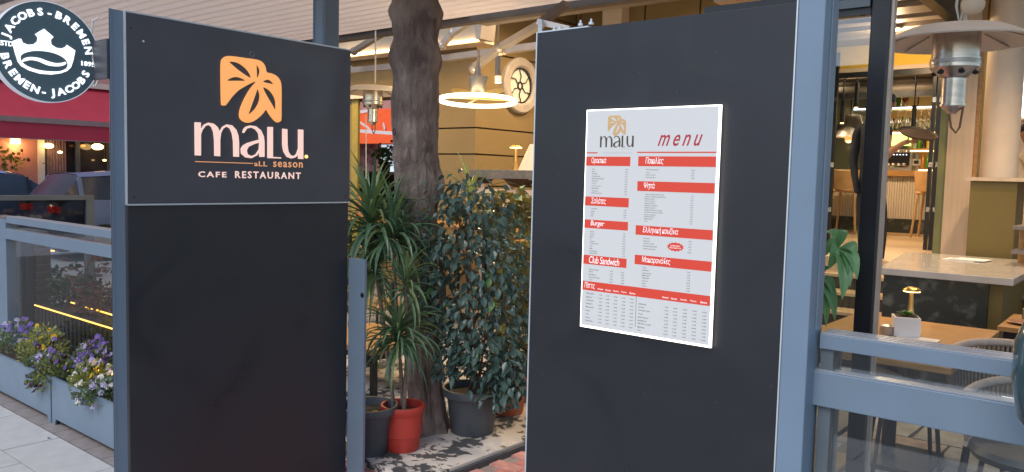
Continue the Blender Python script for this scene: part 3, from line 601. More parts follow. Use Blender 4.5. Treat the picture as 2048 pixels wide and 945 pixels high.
# blue post beside the menu panel
bp = thing('blue_post', 'broad light blue-grey post between menu panel and glazed railing', 'post', (-.82, PY, 0))
box('shaft', post_m, bp, -.869, -.792, PY - .004, PY + .11, .01, CZ - .09, bevel=.004)
box('side_channel', rail_m, bp, -.7915, -.787, PY + .05, PY + .095, 1.22, CZ - .1)

# ================================================================== GLAZED RAILINGS
def railing(name, label, x0, x1, y, zt0, zt1, zm0, zm1, posts, gx):
    t = thing(name, label, 'railing', ((x0 + x1) / 2, y, 0), 'glazed railings of the terrace')
    d = .10
    box('handrail', rail_m, t, x0, x1, y, y + d, zt0, zt1, bevel=.002)
    for k in range(4): box('cap_rib', cap_m, t, x0 + .002, x1, y + .006 + k * .024, y + .018 + k * .024, zt1 + .0005, zt1 + .005)
    box('mid_rail', rail_m, t, x0 - .012, x1, y - .006, y + .07, zm0, zm1, bevel=.003)
    box('mid_cap', cap_m, t, x0 - .01, x1, y + .002, y + .05, zm1 + .0005, zm1 + .004)
    box('foot_rail', rail_m, t, x0, x1, y, y + .07, .03, .12, bevel=.003)
    box('upper_pane', lg, t, gx[0], gx[1], y + .040, y + .048, zm1 + .005, zt0 - .001)
    box('lower_pane', lg, t, gx[0], gx[1], y + .035, y + .043, .121, zm0 - .001)
    for p in posts: box('post', rail_m if p[2] else dkpost_m, t, p[0], p[1], y + .012, y + .095, .01, zt0 - .001)
    return t
railing('glazed_railing', 'blue-grey glazed railing right of the broad blue post, above the flagstones', -.783, 1.3, 2.40, 1.165, 1.208, .993, 1.097, [(-.782, -.745, 0), (1.2, 1.28, 1)], (-.744, 1.199))
railing('glazed_railing', 'blue-grey glazed railing behind the flower troughs at the left edge', -7.30, -3.95, 2.40, 1.175, 1.225, 1.045, 1.125, [(-4.05, -3.96, 1)], (-7.20, -4.06))
pt = thing('railing_end_post', 'light blue-grey post ending the glazed railing at the left edge', 'post', (-7.4, 2.42, 0)); box('shaft', rail_m, pt, -7.62, -7.31, 2.40, 2.50, .01, 1.21, bevel=.004); box('cap', alu_m, pt, -7.63, -7.31, 2.395, 2.505, 1.2105, 1.222)
# ribbed column behind the left railing; brick pier stands in for a reflection
a = aY(12, 560, 2.62); b = aY(52, 560, 2.62)
rc_ = thing('ribbed_column', 'dark ribbed metal column behind the glass at the left edge', 'column', (a.x, 2.62, 0))
box('core', dkpost_m, rc_, a.x, b.x, 2.62, 2.8, 0, 1.08)
for k in range(5): xx = a.x + (b.x - a.x) * (k + .1) / 5; box('rib', dkpost_m, rc_, xx, xx + (b.x - a.x) * .12, 2.595, 2.6195, 0, 1.075)
a = aY(54, 560, 2.68); b = aY(72, 560, 2.68); bpier = thing('reflection_pier', 'narrow dark brick pier beside the ribbed column, standing in for a reflection', 'pier', (a.x, 2.7, 0))
box('mortar', dkpost_m, bpier, a.x + .004, b.x - .004, 2.684, 2.80, 0, 1.06)
db = mesh_only(MB().box(0, b.x - a.x, 0, .12, 0, .055), 'brick', mat('dark_pier_brick', (.10, .06, .055), .8, 0, .3, 10, .3, 90))
for k in range(16): piece('brick', db, bpier, (a.x, 2.68, .01 + k * .066))

# ================================================================== FLOWER TROUGHS on the pavement
def trough(label, x0, x1):
    t = thing('flower_trough', label, 'planter', ((x0 + x1) / 2, 2.03, 0), 'flower troughs along the pavement')
    ya, yb = 2.03, 2.37
    mb = MB(); r_ = .045
    # front with notched foot
    prof = [(x0, 0), (x0 + .045, 0), (x0 + .045, .018), (x0 + .06, .04), (x1 - .06, .04), (x1 - .045, .018), (x1 - .045, 0), (x1, 0), (x1, .298), (x0, .298)]
    MB().prism([(p[0], p[1]) for p in prof], (Vector((0, ya, 0)), XU, ZU, YU), 0, .012).build('front', rail_m, t, bevel=.002)
    box('back', rail_m, t, x0, x1, yb - .012, yb, .03, .298)
    for nm, a, b in (('end', x0, x0 + .012), ('end', x1 - .012, x1)): box(nm, rail_m, t, a, b, ya + .013, yb - .013, .0, .298)
    box('rim', rail_m, t, x0 - .002, x1 + .002, ya - .004, ya + .016, .2985, .304)
    box('soil', soil_m, t, x0 + .013, x1 - .013, ya + .013, yb - .013, .2, .262)
    return t
trough('grey metal flower trough nearer the logo panel, white and yellow pansies', -5.445, -4.03)
trough('grey metal flower trough at the left edge, violet pansies', -6.87, -5.465)
# pansy clumps
def petal_mesh(m, name='blossom'):
    mb = MB(); mb.cur = 0
    for k in range(5):
        a = 2 * math.pi * k / 5 + .3; rr = .017 if k else .019
        c_ = Vector((math.cos(a) * .009, math.sin(a) * .009, .002 * (k % 2)))
        vs = [c_ + Vector((math.cos(a + t) * rr * .62, math.sin(a + t) * rr * .62, .003 * math.sin(t * 2))) for t in [i * math.pi / 3 for i in range(6)]]
        mb.add(vs, [(0, 1, 2, 3, 4, 5)])
    mb.cur = 1; mb.add([(math.cos(t) * .0035, math.sin(t) * .0035, .005) for t in [i * math.pi / 2 for i in range(4)]], [(0, 1, 2, 3)])
    me = bpy.data.meshes.new(name); me.from_pydata(mb.v, [], mb.f); me.materials.append(m); me.materials.append(yelp_m); me.polygons.foreach_set('material_index', mb.m); return me
PET = {k: petal_mesh(m) for k, m in (('p', pur_m), ('m', mar_m), ('l', lil_m), ('w', whi_m), ('y', yelp_m))}
def leafcloud(n, fn, size, m_list, name, parent, seed=1, kind='stuff', droop=.5):
    r = random.Random(seed); mb = MB()
    for i in range(n):
        c_, out = fn(r); s_ = size * r.uniform(.6, 1.25)
        d = (out + Vector((r.uniform(-1, 1), r.uniform(-1, 1), r.uniform(-1, 1) - droop)) * .8).normalized(); sd = d.cross(Vector((r.uniform(-1, 1), r.uniform(-1, 1), r.uniform(-1, 1)))).normalized() * s_ * .32
        mb.cur = r.choices(range(len(m_list)), [1] + [.35] * (len(m_list) - 1))[0]
        n_ = d.cross(sd).normalized() * s_ * .12
        mb.add([c_, c_ + d * s_ * .5 + sd, c_ + d * s_, c_ + d * s_ * .5 - sd, c_ + d * s_ * .5 + n_], [(0, 1, 4), (1, 2, 4), (2, 3, 4), (3, 0, 4)])
    return mb.build(name, m_list, parent, kind=kind, fix=False)
def clump(label, cx, cy, rx, ry, h, mats, fl, n, nf_, seed, hang=0, base=.262):
    t = thing('pansy_plant', label, 'flowers', (cx, cy, base), 'pansies in the troughs'); r = random.Random(seed)
    def fn(r):
        a = r.uniform(0, 6.283); q = math.sqrt(r.random()); z = r.random() ** .6
        x = cx + rx * q * math.cos(a) ; yv = cy + ry * q * math.sin(a); zz = base + h * z * (1 - .55 * q * q)
        if hang and r.random() < .3 and yv < cy: yv = min(yv, 2.025) - r.uniform(0, .06); zz = base + .04 - r.uniform(0, hang)
        return Vector((x, yv, zz)), Vector((math.cos(a) * q, math.sin(a) * q, .8))
    leafcloud(n, fn, .035, mats, 'foliage', t, seed, droop=0)
    ml = r.choice
    for i in range(nf_):
        c_, o_ = fn(r); a = r.uniform(0, 6.283); q = r.random() ** .5; zz = base + h * (1 - .55 * q * q) * r.uniform(.75, 1.12)
        x = cx + rx * q * math.cos(a); yv = cy + ry * q * math.sin(a)
        if hang and r.random() < .25: yv = 2.0 - r.uniform(0, .05); zz = base + .03 - r.uniform(0, hang); x = cx + rx * r.uniform(-.8, .8)
        piece('blossom', PET[r.choice(fl)], t, (x, yv, zz), (r.uniform(.5, 1.3), r.uniform(-.4, .4), r.uniform(-.3, 1.1)), r.uniform(.75, 1.2))
    return t
def gx(px, py): return aY(px, py, 2.12).x
clump('violet pansies at the left edge of the photo', gx(12, 660), 2.2, .26, .15, .25, [pang_m, pan_m], 'pppl', 420, 46, 1)
clump('yellow-green leafy pansies left of the violet heap', gx(62, 660), 2.2, .18, .15, .27, [pany_m, pan_m], 'yympp', 500, 20, 2)
clump('pale lilac and white pansies at the end of the left trough', gx(85, 710), 2.15, .14, .12, .13, [pang_m, pan_m], 'lwmp', 360, 34, 3)
clump('dense heap of purple pansies above the seam of the troughs', gx(140, 690), 2.26, .20, .12, .26, [pan_m, pang_m], 'pppml', 460, 84, 4)
clump('dark maroon pansies hanging over the trough seam', gx(118, 740), 2.10, .15, .10, .15, [pan_m, pany_m], 'mmmp', 560, 46, 5, hang=.10)
clump('sparse white pansies over yellow-green leaves in the near trough', gx(180, 740), 2.14, .17, .12, .18, [pany_m, pan_m], 'wwmyl', 560, 34, 6)
clump('pale lilac pansies close to the panel post', gx(215, 775), 2.10, .12, .09, .13, [pang_m, pan_m], 'llw', 440, 40, 7, hang=.05)
clump('grey-green pansy tuft half hidden by the panel post', gx(226, 740), 2.25, .15, .12, .22, [pang_m, pany_m], 'wy', 400, 8, 8)
MB().tube([aY(188, 738, 2.20), aY(236, 752, 2.20)], .005, 8).build('led_strip', led_y)
led2 = bpy.data.objects['led_strip']; tag(led2, 'short glowing amber strip among the pansies by the panel post', 'light strip')
# litter leaves
lit = thing('fallen_leaf', 'dry fallen leaf lying on the pale paving by the trough', 'leaf', (aZ(95, 875, .01))); q = aZ(95, 875, .008)
MB().add([q, q + Vector((.02, .008, .003)), q + Vector((.035, 0, .002)), q + Vector((.02, -.008, 0))], [(0, 1, 2, 3)]).build('blade', twig_m, lit, fix=False)

lm_ = MB(); rl_ = random.Random(77)
for k in range(46):
    x = rl_.uniform(-3.5, -2.3); y_ = rl_.uniform(2.1, 4.2); z = .052 if (x < -2.97 and y_ > 2.89) else .012; a_ = rl_.uniform(0, 6.28); l_ = rl_.uniform(.012, .03); d = Vector((math.cos(a_), math.sin(a_), 0)) * l_; e_ = Vector((-d.y, d.x, 0)) * .35; c_ = Vector((x, y_, z)); lm_.cur = k % 2
    lm_.add([c_ - d, c_ + e_ + Vector((0, 0, .003)), c_ + d, c_ - e_ + Vector((0, 0, .002))], [(0, 1, 2, 3)])
tag(lm_.build('leaf_litter', [twig_m, fico_m], fix=False), None, None, None, 'stuff')
# slatted planter, shrubs and amber strips standing in for reflections in the left glass
a = aY(72, 607, 2.62); b = aY(232, 663, 2.62)
ip = thing('reflection_planter', 'dark slatted planter box with amber strip, standing in for a reflection in the left glass', 'planter', ((a.x + b.x) / 2, 2.7, 0)); zt = (a.z + b.z) / 2
box('liner', black_m, ip, a.x, -4.1, 2.64, 3.1, 0, zt - .02)
sx = a.x; sl_ = mesh_only(MB().box(0, .05, 0, .02, 0, zt - .03), 'slat', dwood_m)
while sx < -4.15: piece('slat', sl_, ip, (sx, 2.615, .01)); sx += .075
MB().tube([(a.x, 2.61, zt), (-4.1, 2.61, zt)], .006, 8).build('led_strip', led_y, ip)
MB().tube([(a.x + .3, 2.78, zt + .04), (-4.3, 2.74, zt + .03)], .006, 8).build('led_strip', led_y, ip)
box('soil', soil_m, ip, a.x + .01, -4.11, 2.645, 3.095, zt - .019, zt + .0)
a2 = aY(60, 500, 3.6); b2 = aY(108, 502, 3.6); l3 = MB().tube([a2, b2], .008, 8).build('led_strip', led_y, None, loc=a2); tag(l3, 'amber light strip standing in for a reflection, far behind the left glass, below the mid rail', 'light strip')
def shrub(label, px, py, y, rx, h, m_list, n, seed, size=.05, name='shrub', cat='shrub', zb=None):
    c_ = aY(px, py, y); z0 = zt if zb is None else zb; t = thing(name, label, cat, (c_.x, y, z0), 'shrubs standing in for a reflection' if zb is None else None)
    def fn(r):
        a = r.uniform(0, 6.283); q = r.random() ** .5; z = r.random()
        return Vector((c_.x + rx * q * math.cos(a) * (.6 + .4 * z), y + .16 * q * math.sin(a), z0 + h * z)), Vector((math.cos(a), math.sin(a), .4))
    leafcloud(n, fn, size, m_list, 'foliage', t, seed, droop=.2)
    mb = MB(); r = random.Random(seed)
    for k in range(5): mb.tube([(c_.x, y, z0 - .01), (c_.x + r.uniform(-rx, rx) * .4, y + r.uniform(-.05, .05), z0 + h * .5), (c_.x + r.uniform(-rx, rx) * .8, y, z0 + h * 1.05)], [.006, .004, .002], 5)
    mb.build('stems', twig_m, t); return t
shrub('olive-green sprawling shrub, reflection stand-in at the left end of the slatted planter', 92, 590, 2.85, .22, .24, [drk_m, fico_m], 420, 21)
shrub('dark green shrub, reflection stand-in in the middle of the slatted planter', 145, 600, 2.85, .22, .24, [drk_m, pan_m], 420, 22)
shrub('taller red-leaved shrub, reflection stand-in poking above the planter greenery', 178, 560, 2.8, .12, .42, [redl_m, drk_m], 120, 23, .07)
shrub('low reddish shrub, reflection stand-in beside the panel post in the slatted planter', 212, 610, 2.85, .28, .22, [redl_m, fico_m], 480, 24)

# dark glass side screen
q0 = aX(-40, 388, -8.5); q1 = aX(185, 391, -8.5); q2 = aX(170, 420, -8.5)
ss = thing('glass_screen', 'dark-framed smoked glass screen in front of the parked cars', 'screen', (-8.5, q1.y, 0))
box('top_bar', dkpost_m, ss, -8.54, -8.46, q0.y, q1.y, q1.z - .045, q1.z); box('post', dkpost_m, ss, -8.54, -8.46, q2.y, q1.y, 0.0, q1.z - .046); box('pane', dg, ss, -8.505, -8.495, q0.y, q2.y - .001, .93, q1.z - .047); box('bottom_bar', dkpost_m, ss, -8.54, -8.46, q0.y, q2.y - .001, .88, .929)

# ================================================================== CARS
def car(label, cx, yrear, L, zr, wroof, paint, sedan):
    t = thing('parked_car', label, 'car', (cx, yrear + L / 2, 0), 'cars parked in the side street'); hw = .88
    # side profile stations (s from rear, z belt, z roof)
    n = 22; sec = []
    def lerp(tab, s):
        for (a, va), (b, vb) in zip(tab, tab[1:]):
            if a <= s <= b: k = (s - a) / (b - a); k = k * k * (3 - 2 * k); return va + (vb - va) * k
        return tab[-1][1]
    belt = [(0, .72), (.03, .98), (.12, 1.04), (.7, .98), (.86, .88), (.97, .70), (1, .45)] if sedan else [(0, .70), (.03, 1.02), (.1, 1.06), (.7, 1.02), (.86, .95), (.97, .78), (1, .5)]
    roof = [(.10, 1.03), (.24, zr - .04), (.42, zr), (.58, zr - .05), (.76, .99)] if sedan else [(.02, 1.06), (.10, zr - .06), (.35, zr), (.58, zr - .05), (.78, 1.02)]
    wid = [(0, .80), (.06, .95), (.2, 1), (.8, 1), (.95, .92), (1, .78)]
    mb = MB(); vs = []; fs = []
    for i in range(n + 1):
        s = i / n; y_ = yrear + L * s; zb = lerp(belt, s); k = lerp(wid, s) * hw
        ring = [(-k * .90, .22), (-k, .42), (-k, zb - .22), (-k * .97, zb), (-k * .80, zb + .015), (0, zb + .04), (k * .80, zb + .015), (k * .97, zb), (k, zb - .22), (k, .42), (k * .9, .22)]
        vs += [(cx + a, y_, b) for a, b in ring]
    m_ = 11
    for i in range(n):
        for k in range(m_ - 1): fs.append((i * m_ + k, i * m_ + k + 1, (i + 1) * m_ + k + 1, (i + 1) * m_ + k))
        fs.append((i * m_ + m_ - 1, i * m_, (i + 1) * m_, (i + 1) * m_ + m_ - 1))
    fs += [tuple(range(m_))[::-1], tuple(n * m_ + k for k in range(m_))]
    mb.add(vs, fs); mb.build('body', paint, t, smooth=True)
    s0, s1 = roof[0][0], roof[-1][0]
    gl = MB(); rf = MB(); vs = []; vr = []; N = 18
    for i in range(N + 1):
        s = s0 + (s1 - s0) * i / N; y_ = yrear + L * s; zb = lerp(belt, s) - .01; z_ = max(zb + .012, lerp(roof, s)); kb = .93 * hw * lerp(wid, s); kt = hw * (.93 - .22 * (z_ - zb) / .5)
        vs += [(cx + a, y_, b) for a, b in [(-kb, zb), (-kt, z_ - .05 * min(1, (z_ - zb) / .3)), (-kt * .8, z_ - .008), (0, z_ + .012), (kt * .8, z_ - .008), (kt, z_ - .05 * min(1, (z_ - zb) / .3)), (kb, zb)]]
    fs = [(i * 7 + k, i * 7 + k + 1, (i + 1) * 7 + k + 1, (i + 1) * 7 + k) for i in range(N) for k in range(6)]
    gl.add(vs, fs); gl.build('glasshouse', carglass_m, t, smooth=True)
    # roof skin slightly above glass
    i0, i1 = (5, 12) if sedan else (2, 12); vr = []
    for i in range(i0, i1 + 1): vr += [Vector(v) + Vector((0, 0, .012)) for v in vs[i * 7 + 1:i * 7 + 6]]
    MB().add(vr, [(i * 5 + k, i * 5 + k + 1, (i + 1) * 5 + k + 1, (i + 1) * 5 + k) for i in range(i1 - i0) for k in range(4)]).build('roof', paint, t, smooth=True)
    for sgn, o_ in ((-1, 0), (1, 6)):
        for j, fi in enumerate([i0, 7 if sedan else 5, 10, 14]):
            p0 = Vector(vs[fi * 7 + o_]); p1 = Vector(vs[fi * 7 + (1 if o_ == 0 else 5)]); off = Vector((sgn * .01, 0, .006))
            MB().bar(p0 + off, p1 + off, .07 if j in (0,) else .045, .03).build('pillar', paint if j == 0 else black_m, t)
        for yw in (yrear + L * .18, yrear + L * .81):
            x = cx + sgn * (hw - .02); w_ = MB().lathe([(0, -.10), (.29, -.10), (.32, -.07), (.32, .02), (.29, .03), (.20, .03)], (x, yw, .32), 28, 'X').build('wheel', tyre_m, t, smooth=True)
            MB().lathe([(0, .036), (.18, .036), (.205, .028), (.205, .02)], (x if sgn > 0 else x - .07, yw, .32), 20, 'X').build('rim', alu_m, w_)
        MB().lathe([(0, 0), (.05, .01), (.09, .05), (.08, .1), (0, .12)], (cx + sgn * (hw + .02), yrear + L * .66, .98), 12, 'X').build('mirror', paint, t, smooth=True)
        tl_ = MB().box(cx + sgn * .48, cx + sgn * (hw * .86), yrear - .015, yrear + .12, .84, .95); tl_.build('tail_light', tail_m, t, bevel=.02)
        box('door_seam', black_m, t, cx + sgn * hw * 1.0 - .002, cx + sgn * hw + .003, yrear + L * .46, yrear + L * .462, .4, .86)
    box('number_plate', plate_m, t, cx - .26, cx + .26, yrear - .012, yrear + .01, .66, .77)
    box('bumper', dkpot_m, t, cx - hw * .82, cx + hw * .82, yrear - .03, yrear + .12, .3, .5, bevel=.03)
    return t
car('dark navy hatchback seen from its rear corner with red tail light', -15.4, 5.55, 4.3, 1.56, .7, card_m, False)
car('steel blue saloon parked behind the dark hatchback', -18.2, 3.4, 4.5, 1.55, .7, carb_m, True)

# ================================================================== RED-AWNING BUILDING across the side street
XR = -22.5
rb = thing('pink_restaurant_building', 'pink rendered building under a crimson awning', 'building', (XR, 9, 0))
ycol = [aX(75, 300, XR + .02).y, aX(88, 300, XR + .02).y]
zl = 2.9
box('wall', pink_m, rb, XR - .4, XR, -8, ycol[0], -.05, 8); box('upper_wall', pink_m, rb, XR - .4, XR, ycol[0] + .001, 30, zl, 8)
box('white_pilaster', white_m, rb, XR - .3, XR + .06, ycol[0] + .002, ycol[1], -.04, zl - .001)
box('far_wall', pink_m, rb, XR - .4, XR, 13.2, 30, -.05, zl - .001)
box('sill_wall', pink_m, rb, XR - .35, XR - .02, ycol[1] + .001, 13.19, -.05, .6)
yy = ycol[1] + .03
for k in range(5):
    wn = box('window', wglass_m, rb, XR - .12, XR - .10, yy, yy + .78, .62, zl - .02)
    for o_ in (0, .76): box('frame', dkpost_m, wn, XR - .10, XR - .04, yy + o_, yy + o_ + .05, .61, zl - .015)
    yy += .83
cq = aX(95, 300, XR); cu_ = MB(); pts = []
for k in range(14): pts.append((XR + .0 + .03 * (k % 2), cq.y - .02 + k * .035))
cu_.add([(x, y_, z) for z in (.7, 2.75) for x, y_ in pts], [(k, k + 1, 14 + k + 1, 14 + k) for k in range(13)]); cu_.build('curtain', mat('mauve_curtain', (.25, .17, .19), .9, 0, .15, 6), rb, smooth=True)
# awning
AX = XR + 1.5
z_a = aX(222, 180, XR + .3).z; q = aX(222, 250, AX); zs1 = q.z + .06; zv = aX(222, 285, AX).z
aw = thing('crimson_awning', 'long crimson fabric awning with a taupe strip above its valance', 'awning', (AX, 9, zv))
MB().add([(XR + .02, -8, z_a), (XR + .02, 30, z_a), (AX, 30, zs1), (AX, -8, zs1), (XR + .02, -8, z_a - .02), (XR + .02, 30, z_a - .02), (AX, 30, zs1 - .02), (AX, -8, zs1 - .02)], [(0, 1, 2, 3), (7, 6, 5, 4), (0, 3, 7, 4), (1, 5, 6, 2), (3, 2, 6, 7), (0, 4, 5, 1)]).build('sloping_fabric', awn_m, aw)
box('front_strip', stripe_m, aw, AX - .03, AX + .03, -8, 30, zs1 - .13, zs1 - .001); box('valance', awn_m, aw, AX - .012, AX, -8, 30, zv, zs1 - .131); box('hem', stripe_m, aw, AX - .013, AX + .002, -8, 30, zv - .02, zv - .0005)
box('cassette', cream_m, aw, XR + .001, XR + .18, -8, 30, z_a + .001, z_a + .14)
def wl(label, px, py, m, s_=.09, x=XR + .1, en=12, col=(1, .55, .2)):
    q = aX(px, py, x); t = thing('wall_lamp', label, 'lamp', q, 'lamps of the red-awning restaurant')
    box('lamp_body', m, t, q.x - .05, q.x + .05, q.y - s_, q.y + s_, q.z - s_ * .6, q.z + s_ * .6, bevel=.01); box('bracket', black_m, t, q.x - .1, q.x - .051, q.y - .02, q.y + .02, q.z - .02, q.z + .02)
    if en: lamp('lamp_light', 'POINT', q + Vector((.12, 0, -.12)), en, col, t, .05)
wl('small glowing orange wall lamp on the pink wall', 31, 283, bulb_e, .10, en=14)
def globe(label, px, py, m, r=.1, x=XR - .3):
    q = aX(px, py, XR + .25); t = thing('pendant_lamp', label, 'lamp', q, 'lamps of the red-awning restaurant')
    MB().ball(q, r * .9, r, r * .55, 14, 8).build('bowl', m, t, smooth=True); MB().tube([q, (q.x, q.y, zl - .005)], .008, 6).build('cord', black_m, t)
globe('glowing amber pendant bowl near the pilaster', 97, 292, bulb_e, .12); globe('glowing amber pendant bowl at the right of the dark windows', 195, 294, bulb_e, .15)
globe('small orange light low behind the dark windows', 120, 305, bulb_e, .06); globe('dim reddish lamp in the middle of the dark windows', 166, 292, bulbo_e, .06)
globe('tiny pair of lights low at the right window', 209, 321, bulb_e, .045)
q = aX(8, 318, XR + .5); pl = thing('potted_shrub', 'thin yellow-green shrub against the pink wall', 'shrub', (q.x, q.y, 0))
leafcloud(160, lambda r: (Vector((q.x + r.uniform(-.2, .2), q.y + r.gauss(0, .3), q.z + r.gauss(0, .16))), Vector((0, 0, .5))), .12, [pany_m, fico_m], 'foliage', pl, 5)
MB().tube([(q.x, q.y, 0), (q.x, q.y, q.z)], .02, 6).build('stem', twig_m, pl)
# reddish and pale street clutter below screen: kerb of the side street
struct(box('side_street_kerb', stone_m, None, -22.3, -21.0, -8, 30, -.02, .12))

# ================================================================== YELLOW BUILDING behind the trunk
BC = aY(950, 300, 7.5); BX = BC.x; BY = 7.5
yb = thing('ochre_building', 'ochre building with grooved walls and a round window', 'building', (BX, BY, 0))
box('core', dwood_m, yb, BX - 1.42, BX - .06, BY + .06, 19.9, 0, 5.5)
# groove heights from the photograph: on side face at x px 960
gs = sorted([aX(956, y_, BX).z for y_ in (373, 309, 256)] ); step_ = (gs[-1] - gs[0]) / 2
lv = [gs[0] - step_ * k for k in (4, 3, 2, 1)] + gs + [gs[-1] + (step_ * .0 + s_) for s_ in (.95 * 1.0, 1.6, 2.3)]
lv = [0.0] + [z for z in lv if z > .05] + [5.5]
for a_, b_ in zip(lv, lv[1:]):
    box('wall_panel', yel_m, yb, BX - 1.45, BX, BY, BY + .05, a_ + .010, b_ - .010)          # front face
    box('wall_panel', yel_m, yb, BX - .05, BX, BY + .052, 9.6, a_ + .010, b_ - .010)
# round window
wc = aX(1040, 172, BX + .02); wy, wz = wc.y, wc.z; wr = (aX(1040, 118, BX).z - aX(1040, 230, BX).z) / 2; wi = wr * .63
rw = MB().lathe([(wr, 0), (wr, .05), (wr - .02, .07), (wi + .03, .07), (wi + .005, .05), (wi, .02), (wi, 0)], (BX, wy, wz), 48, 'X').build('round_window', mat('stone_surround', (.46, .41, .36), .7), yb, smooth=True)
MB().lathe([(0, .012), (wi, .012)], (BX, wy, wz), 40, 'X').build('leaded_pane', emis('lit_cream_pane', (1, .86, .6), .25, (.6, .52, .38)), rw)
mb = MB(); mb.lathe([(wi * .16, .014), (wi * .16, .03), (wi * .24, .03), (wi * .24, .014)], (BX, wy, wz), 20, 'X'); mb.lathe([(wi * .93, .014), (wi * .93, .035), (wi, .035), (wi, .014)], (BX, wy, wz), 40, 'X')
for k in range(6):
    a = k * math.pi / 3 + .52; mb.tube([(BX + .024, wy + wi * t * math.cos(a + .12 * math.sin(t * 9)), wz + wi * t * math.sin(a + .12 * math.sin(t * 9))) for t in (.22, .38, .5, .62, .75, .95)], .008, 6)
mb.build('leading', black_m, rw)
# lintel over the passage + slim yellow column at its left
zlin = aY(750, 196, BY).z; cx0 = aY(702, 300, BY).x; cx1 = aY(714, 300, BY).x
pw = thing('passage_wall', 'yellow lintel and slim column framing the passage left of the trunk', 'wall', (cx0, BY, 0))
box('lintel', yel_m, pw, -13.5, BX - 1.452, BY, BY + .35, zlin, 5.5); box('lintel_band', cream_m, pw, -13.5, BX - 1.455, BY - .04, BY - .001, zlin - .0, zlin + .13)
box('column', mat('dull_yellow_paint', (.34, .27, .06), .7), pw, cx0, cx1, BY + .01, BY + .05, 0, zlin - .001); box('left_wall', yel_m, pw, -13.5, cx0 - .001, BY + .02, BY + .05, 0, zlin - .001)
# cream fascia with LED line
f0 = aY(709, 108, 7.15); f1 = aY(955, 82, 7.15); zf = (f0.z + f1.z) / 2; zft = zf + .42
fa = thing('cream_fascia', 'cream awning fascia with a warm light line along its lower edge', 'fascia', (f1.x, 7.2, zf))
box('board', cfab_m, fa, -14, f1.x, 7.17, 7.45, zf + .005, zft); MB().tube([(-14, 7.15, zf), (f1.x, 7.15, zf)], .018, 8).build('light_line', led_warm, fa)
box('underside', cream_m, fa, -14, f1.x, 7.19, 7.45, zf - .02, zf + .004)
lamp('line_light', 'AREA', (-8.5, 7.0, zf - .05), 60, (1, .66, .32), fa, 4.5, (R_(-25), 0, 0), .1)
g0 = aY(955, 45, 7.1); br_ = thing('awning_bracket', 'grey wedge bracket at the end of the cream fascia', 'bracket', (g0.x, 7.1, zf)); a = aY(957, 80, 7.1); 
MB().prism([(g0.x, g0.z), (g0.x + .12, g0.z), (a.x + .07, a.z), (a.x, a.z)], (Vector((0, 7.05, 0)), XU, ZU, YU), 0, .25).build('wedge', arm_m, br_)
# wall of yellow panels above the menu panel, with cream column
WY = 9.6
yw = thing('yellow_panel_wall', 'lit yellow panelled wall above the menu panel', 'wall', (-4.5, WY, 0))
box('backing', dwood_m, yw, BX + .002, aY(1596, 30, WY).x, WY + .05, WY + .15, 2.6, 5.6)
jx = [aY(p, 30, WY).x for p in (1075, 1161, 1290, 1400, 1520)]; jx = [BX + .004] + jx[1:] + [aY(1595, 30, WY).x]
for a_, b_ in zip(jx, jx[1:]): box('wall_panel', yel_m, yw, a_ + .012, b_ - .012, WY, WY + .048, 2.6, 5.6)
box('column', cream_m, yw, aY(1209, 30, WY - .15).x, aY(1247, 30, WY - .15).x, WY - .2, WY - .003, 0, 5.6)
box('lower_wall', yel_m, yw, BX + .004, -4.0, WY + .16, WY + .3, 0, 2.59)
# second header closing the canopy over the rear, hides the sky
rr = thing('rear_roof', 'flat rear roof over the inner terrace', 'roof', (-6, 9, 4.3)); box('deck', dark_m, rr, -14, 3.2, 5.42, 21, 4.3, 4.5)

# awning arms
def arm(label, pts, y_, w_, m=arm_m, name='folding_arm'):
    P = [aY(px, py, y_) for px, py in pts]; t = thing(name, label, 'awning arm', P[0], 'folding awning arms')
    for a_, b_ in zip(P, P[1:]): MB().bar(a_, b_, w_, w_ * .8).build('tube', m, t)
    MB().ball(P[0], w_ * .75, n=12, m=8).build('joint', m, t, smooth=True)
    if len(P) > 2: MB().ball(P[1], w_ * .7, n=12, m=8).build('joint', m, t, smooth=True)
arm('brown diagonal stay from the logo panel corner up to the header beam', [(708, 103), (776, 61)], 5.6, .06, brownb_m)
arm('long diagonal stay right of the trunk rising to the header beam', [(884, 92), (905, 66), (956, 33)], 5.7, .06, arm_m)
arm('pale folding arm with elbow above the ring lamp', [(948, 137), (1000, 96), (1083, 48)], 5.4, .07)
arm('pale horizontal awning bar passing behind the trunk', [(700, 142), (792, 133), (882, 118), (1080, 92)], 5.8, .075)
arm('brown roof strut above the corner of the menu panel', [(1092, 40), (1133, 8)], 4.6, .06, brownb_m)

